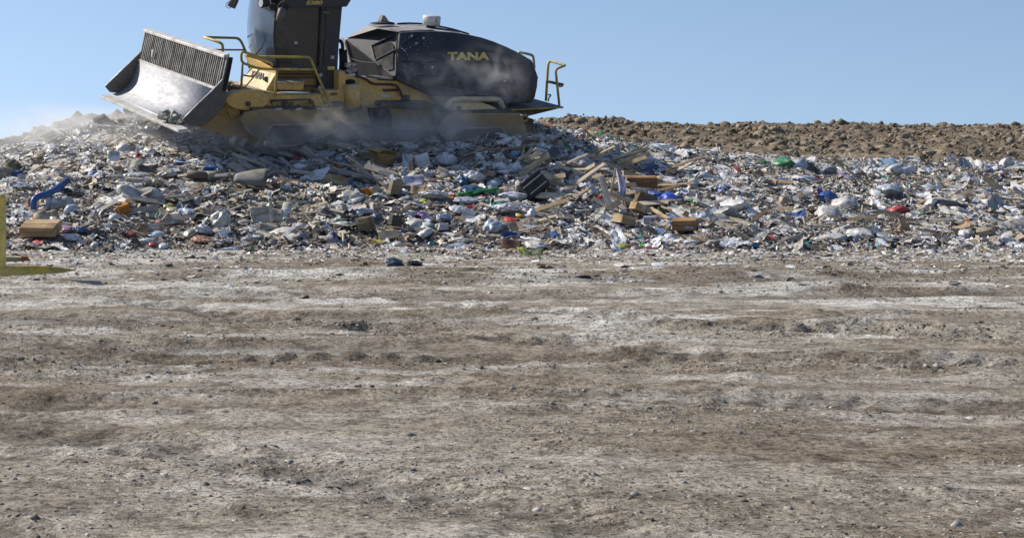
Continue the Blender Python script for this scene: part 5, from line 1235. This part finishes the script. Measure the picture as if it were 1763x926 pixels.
tag(o, 'thin wood splinters and twigs scattered through the rubbish', 'wood splinters', kind='stuff')
# clods of earth: rough little lumps
def clods(name, X, Y, Z, size, col, mat):
    n = len(X); t = (1+5**.5)/2
    bm = bmesh.new(); bmesh.ops.create_icosphere(bm, subdivisions=1, radius=1)
    bv = np.array([v.co[:] for v in bm.verts]); bf = np.array([[v.index for v in f.verts] for f in bm.faces]); bm.free()
    k = len(bv); Vv = bv[None]*(1+RNG.normal(0, .30, (n, k, 1)))*size[:, None, None]*np.stack([RNG.uniform(.7,1.3,n), RNG.uniform(.7,1.3,n), RNG.uniform(.5,.9,n)], -1)[:, None, :]
    Vv += np.stack([X, Y, Z], -1)[:, None, :]
    Q = (bf[None]+k*np.arange(n)[:, None, None]).reshape(-1, 3)
    C = np.repeat(col[:, None, :], k, 1)*RNG.uniform(.75, 1.15, (n, k, 1))
    return fast_mesh(name, Vv.reshape(-1, 3), Q, mat, C.reshape(-1, 3))
ec = lin((.26,.21,.14),(.34,.28,.195),(.18,.145,.10),(.38,.33,.25))
n = 15000; px = RNG.uniform(880, 2300, n); D = 38+RNG.random(n)**.8*11.5; X = (px-CX)/F*D
o = clods('ridge_clods', X, D, ridge(X, D)+.02, np.exp(RNG.normal(math.log(.018), .75, n)).clip(.007, .16), ec[RNG.integers(0, 4, n)]*RNG.uniform(.6, 1.1, (n, 1)), CLODM)
tag(o, 'rough brown earth clods along the dirt ridge behind the heap', 'earth clods', kind='stuff')
n = 7000; px = RNG.uniform(-350, 330, n); D = RNG.uniform(34.6, 38.9, n); X = (px-CX)/F*D
o = clods('skyline_clods', X, D, mound(X, D)+.02, np.exp(RNG.normal(math.log(.045), .6, n)).clip(.015, .24), ec[RNG.integers(0, 4, n)]*lin(1,1.02,1.08)*RNG.uniform(.7, 1.25, (n, 1)), CLODM)
tag(o, 'grey brown earth clods along the left skyline of the heap', 'earth clods', kind='stuff')
n = 105000; D = 6.3+19*RNG.random(n)**1.0; px = RNG.uniform(-250, 2000, n); X = (px-CX)/F*D
gc = lin((.36,.33,.28),(.24,.21,.17),(.46,.43,.38),(.17,.145,.115))
dens = fbm(X*.45, D*.9, 4, 61)+np.where(D > 23.5, .25, 0) > RNG.normal(.10, .16, n)
X, D = X[dens], D[dens]; n = len(X); sz = np.exp(RNG.normal(math.log(.008), .55, n)).clip(.003, .034)*(.35+D/22)
o = clods('ground_pebbles', X, D, ground(X, D)-sz*.35, sz, gc[RNG.integers(0, 4, n)]*RNG.uniform(.7, 1.15, (n, 1)), CLODM)
tag(o, 'small angular clods and crumbs of dry mud strewn over the dirt ground', 'pebbles', kind='stuff')
n = 8000; D = 26.0-RNG.exponential(1.4, n); X = (RNG.uniform(-250, 2150, n)-CX)/F*D
k_ = D > 8; X, D = X[k_], D[k_]; n = len(X); W = np.tile(np.array([.5,.3,.12,.1,.04]), (n, 1))
o = scatter('ground_scraps', X, D, ground(X, D)+.015, np.exp(RNG.normal(math.log(.05), .5, n)).clip(.02, .2), pick_colors(W), LITTER, 3, .18, (.3, 1.), (.0, .22))
tag(o, 'scraps of paper and film lying flat on the dirt in front of the heap', 'litter', kind='stuff')
# ------------------------------------------------------------ dust hanging in the air
def dust(px, py, D, rx, ry, rz, dens, label, rot=0, scale=1.6, seed=0, lo=.42):
    m = bpy.data.materials.new('dust_haze'); m.use_nodes = True; nt = m.node_tree; nt.nodes.clear()
    out = nt.nodes.new('ShaderNodeOutputMaterial'); v = nt.nodes.new('ShaderNodeVolumePrincipled'); nt.links.new(v.outputs[0], out.inputs['Volume'])
    v.inputs['Color'].default_value = (.98, .97, .96, 1); v.inputs['Anisotropy'].default_value = .25
    tc = nt.nodes.new('ShaderNodeTexCoord'); ln = nt.nodes.new('ShaderNodeVectorMath'); ln.operation = 'LENGTH'; nt.links.new(tc.outputs['Object'], ln.inputs[0])
    fo = nt.nodes.new('ShaderNodeMapRange'); fo.interpolation_type = 'SMOOTHSTEP'; fo.inputs[1].default_value = 1.0; fo.inputs[2].default_value = .15; fo.inputs[3].default_value = 0; fo.inputs[4].default_value = 1
    nt.links.new(ln.outputs['Value'], fo.inputs[0])
    mp = nt.nodes.new('ShaderNodeMapping'); mp.inputs['Location'].default_value = (seed*3.1, seed*1.7, seed); mp.inputs['Scale'].default_value = (rx, ry, rz); nt.links.new(tc.outputs['Object'], mp.inputs[0])
    nz = nt.nodes.new('ShaderNodeTexNoise'); nz.inputs['Scale'].default_value = scale*1.3; nz.inputs['Detail'].default_value = 6; nz.inputs['Roughness'].default_value = .6; nz.inputs['Distortion'].default_value = 1.1
    nt.links.new(mp.outputs[0], nz.inputs['Vector'])
    r = nt.nodes.new('ShaderNodeMapRange'); r.inputs[1].default_value = lo; r.inputs[2].default_value = .72; nt.links.new(nz.outputs['Fac'], r.inputs[0])
    a = nt.nodes.new('ShaderNodeMath'); a.operation = 'MULTIPLY'; nt.links.new(fo.outputs[0], a.inputs[0]); nt.links.new(r.outputs[0], a.inputs[1])
    b = nt.nodes.new('ShaderNodeMath'); b.operation = 'MULTIPLY'; b.inputs[1].default_value = dens; nt.links.new(a.outputs[0], b.inputs[0]); nt.links.new(b.outputs[0], v.inputs['Density'])
    vv, ff = ICO[3]; o = mesh_obj('dust_cloud', [tuple(x*1.0) for x in vv], ff, m); o.location = P(px, py, D); o.scale = (rx, ry, rz); o.rotation_euler = (0, rot, 0)
    tag(o, label, 'dust', kind='stuff'); return o
dust(215, 228, 35.5, 3.4, 2.0, .62, 1.1, 'pale dust drifting over the left slope below the raised blade', rot=.12, seed=1, lo=.30)
dust(60, 250, 34.5, 2.6, 1.8, .6, .6, 'thin dust haze over the far left of the heap', rot=.12, seed=2, lo=.30)
dust(395, 235, 31.6, 1.8, .8, .55, 1.5, 'dust rolling out beneath the blade arms', seed=3, lo=.38)
dust(575, 212, 31.5, 1.4, .6, .65, 1.15, 'dust plume rising behind the front drum guard', seed=4, rot=-.4, lo=.40)
dust(655, 222, 33.0, 1.5, .7, .45, 1.9, 'dust under the belly of the compactor', seed=5, lo=.36)
dust(752, 205, 32.6, 1.0, .5, .7, 2.6, 'dust curling in front of the rear drum guard', seed=6, lo=.40)
dust(850, 135, 32.9, .95, .5, 1.0, 1.3, 'wisp of dust rising across the dark engine hood', seed=7, rot=-.35, lo=.46)
dust(760, 140, 33.0, 1.7, .4, .7, 1.1, 'faint dust veil along the bottom of the engine hood', seed=8, lo=.42)
dust(460, 232, 30.9, 1.3, .5, .55, 1.5, 'dust veil in front of the front drum guard', seed=9, lo=.40)
dust(640, 228, 31.7, 3.6, .8, .40, 1.1, 'low bank of dust lying along the base of the whole compactor', seed=11, lo=.32)
dust(300, 215, 35.2, 2.2, 1.2, .5, .9, 'pale dust behind and beneath the blade', seed=12, lo=.32)
dust(230, 248, 32.6, 3.0, 1.2, .55, .5, 'thin sunlit dust veil lying over the upper left slope', rot=.12, seed=13, lo=.28)
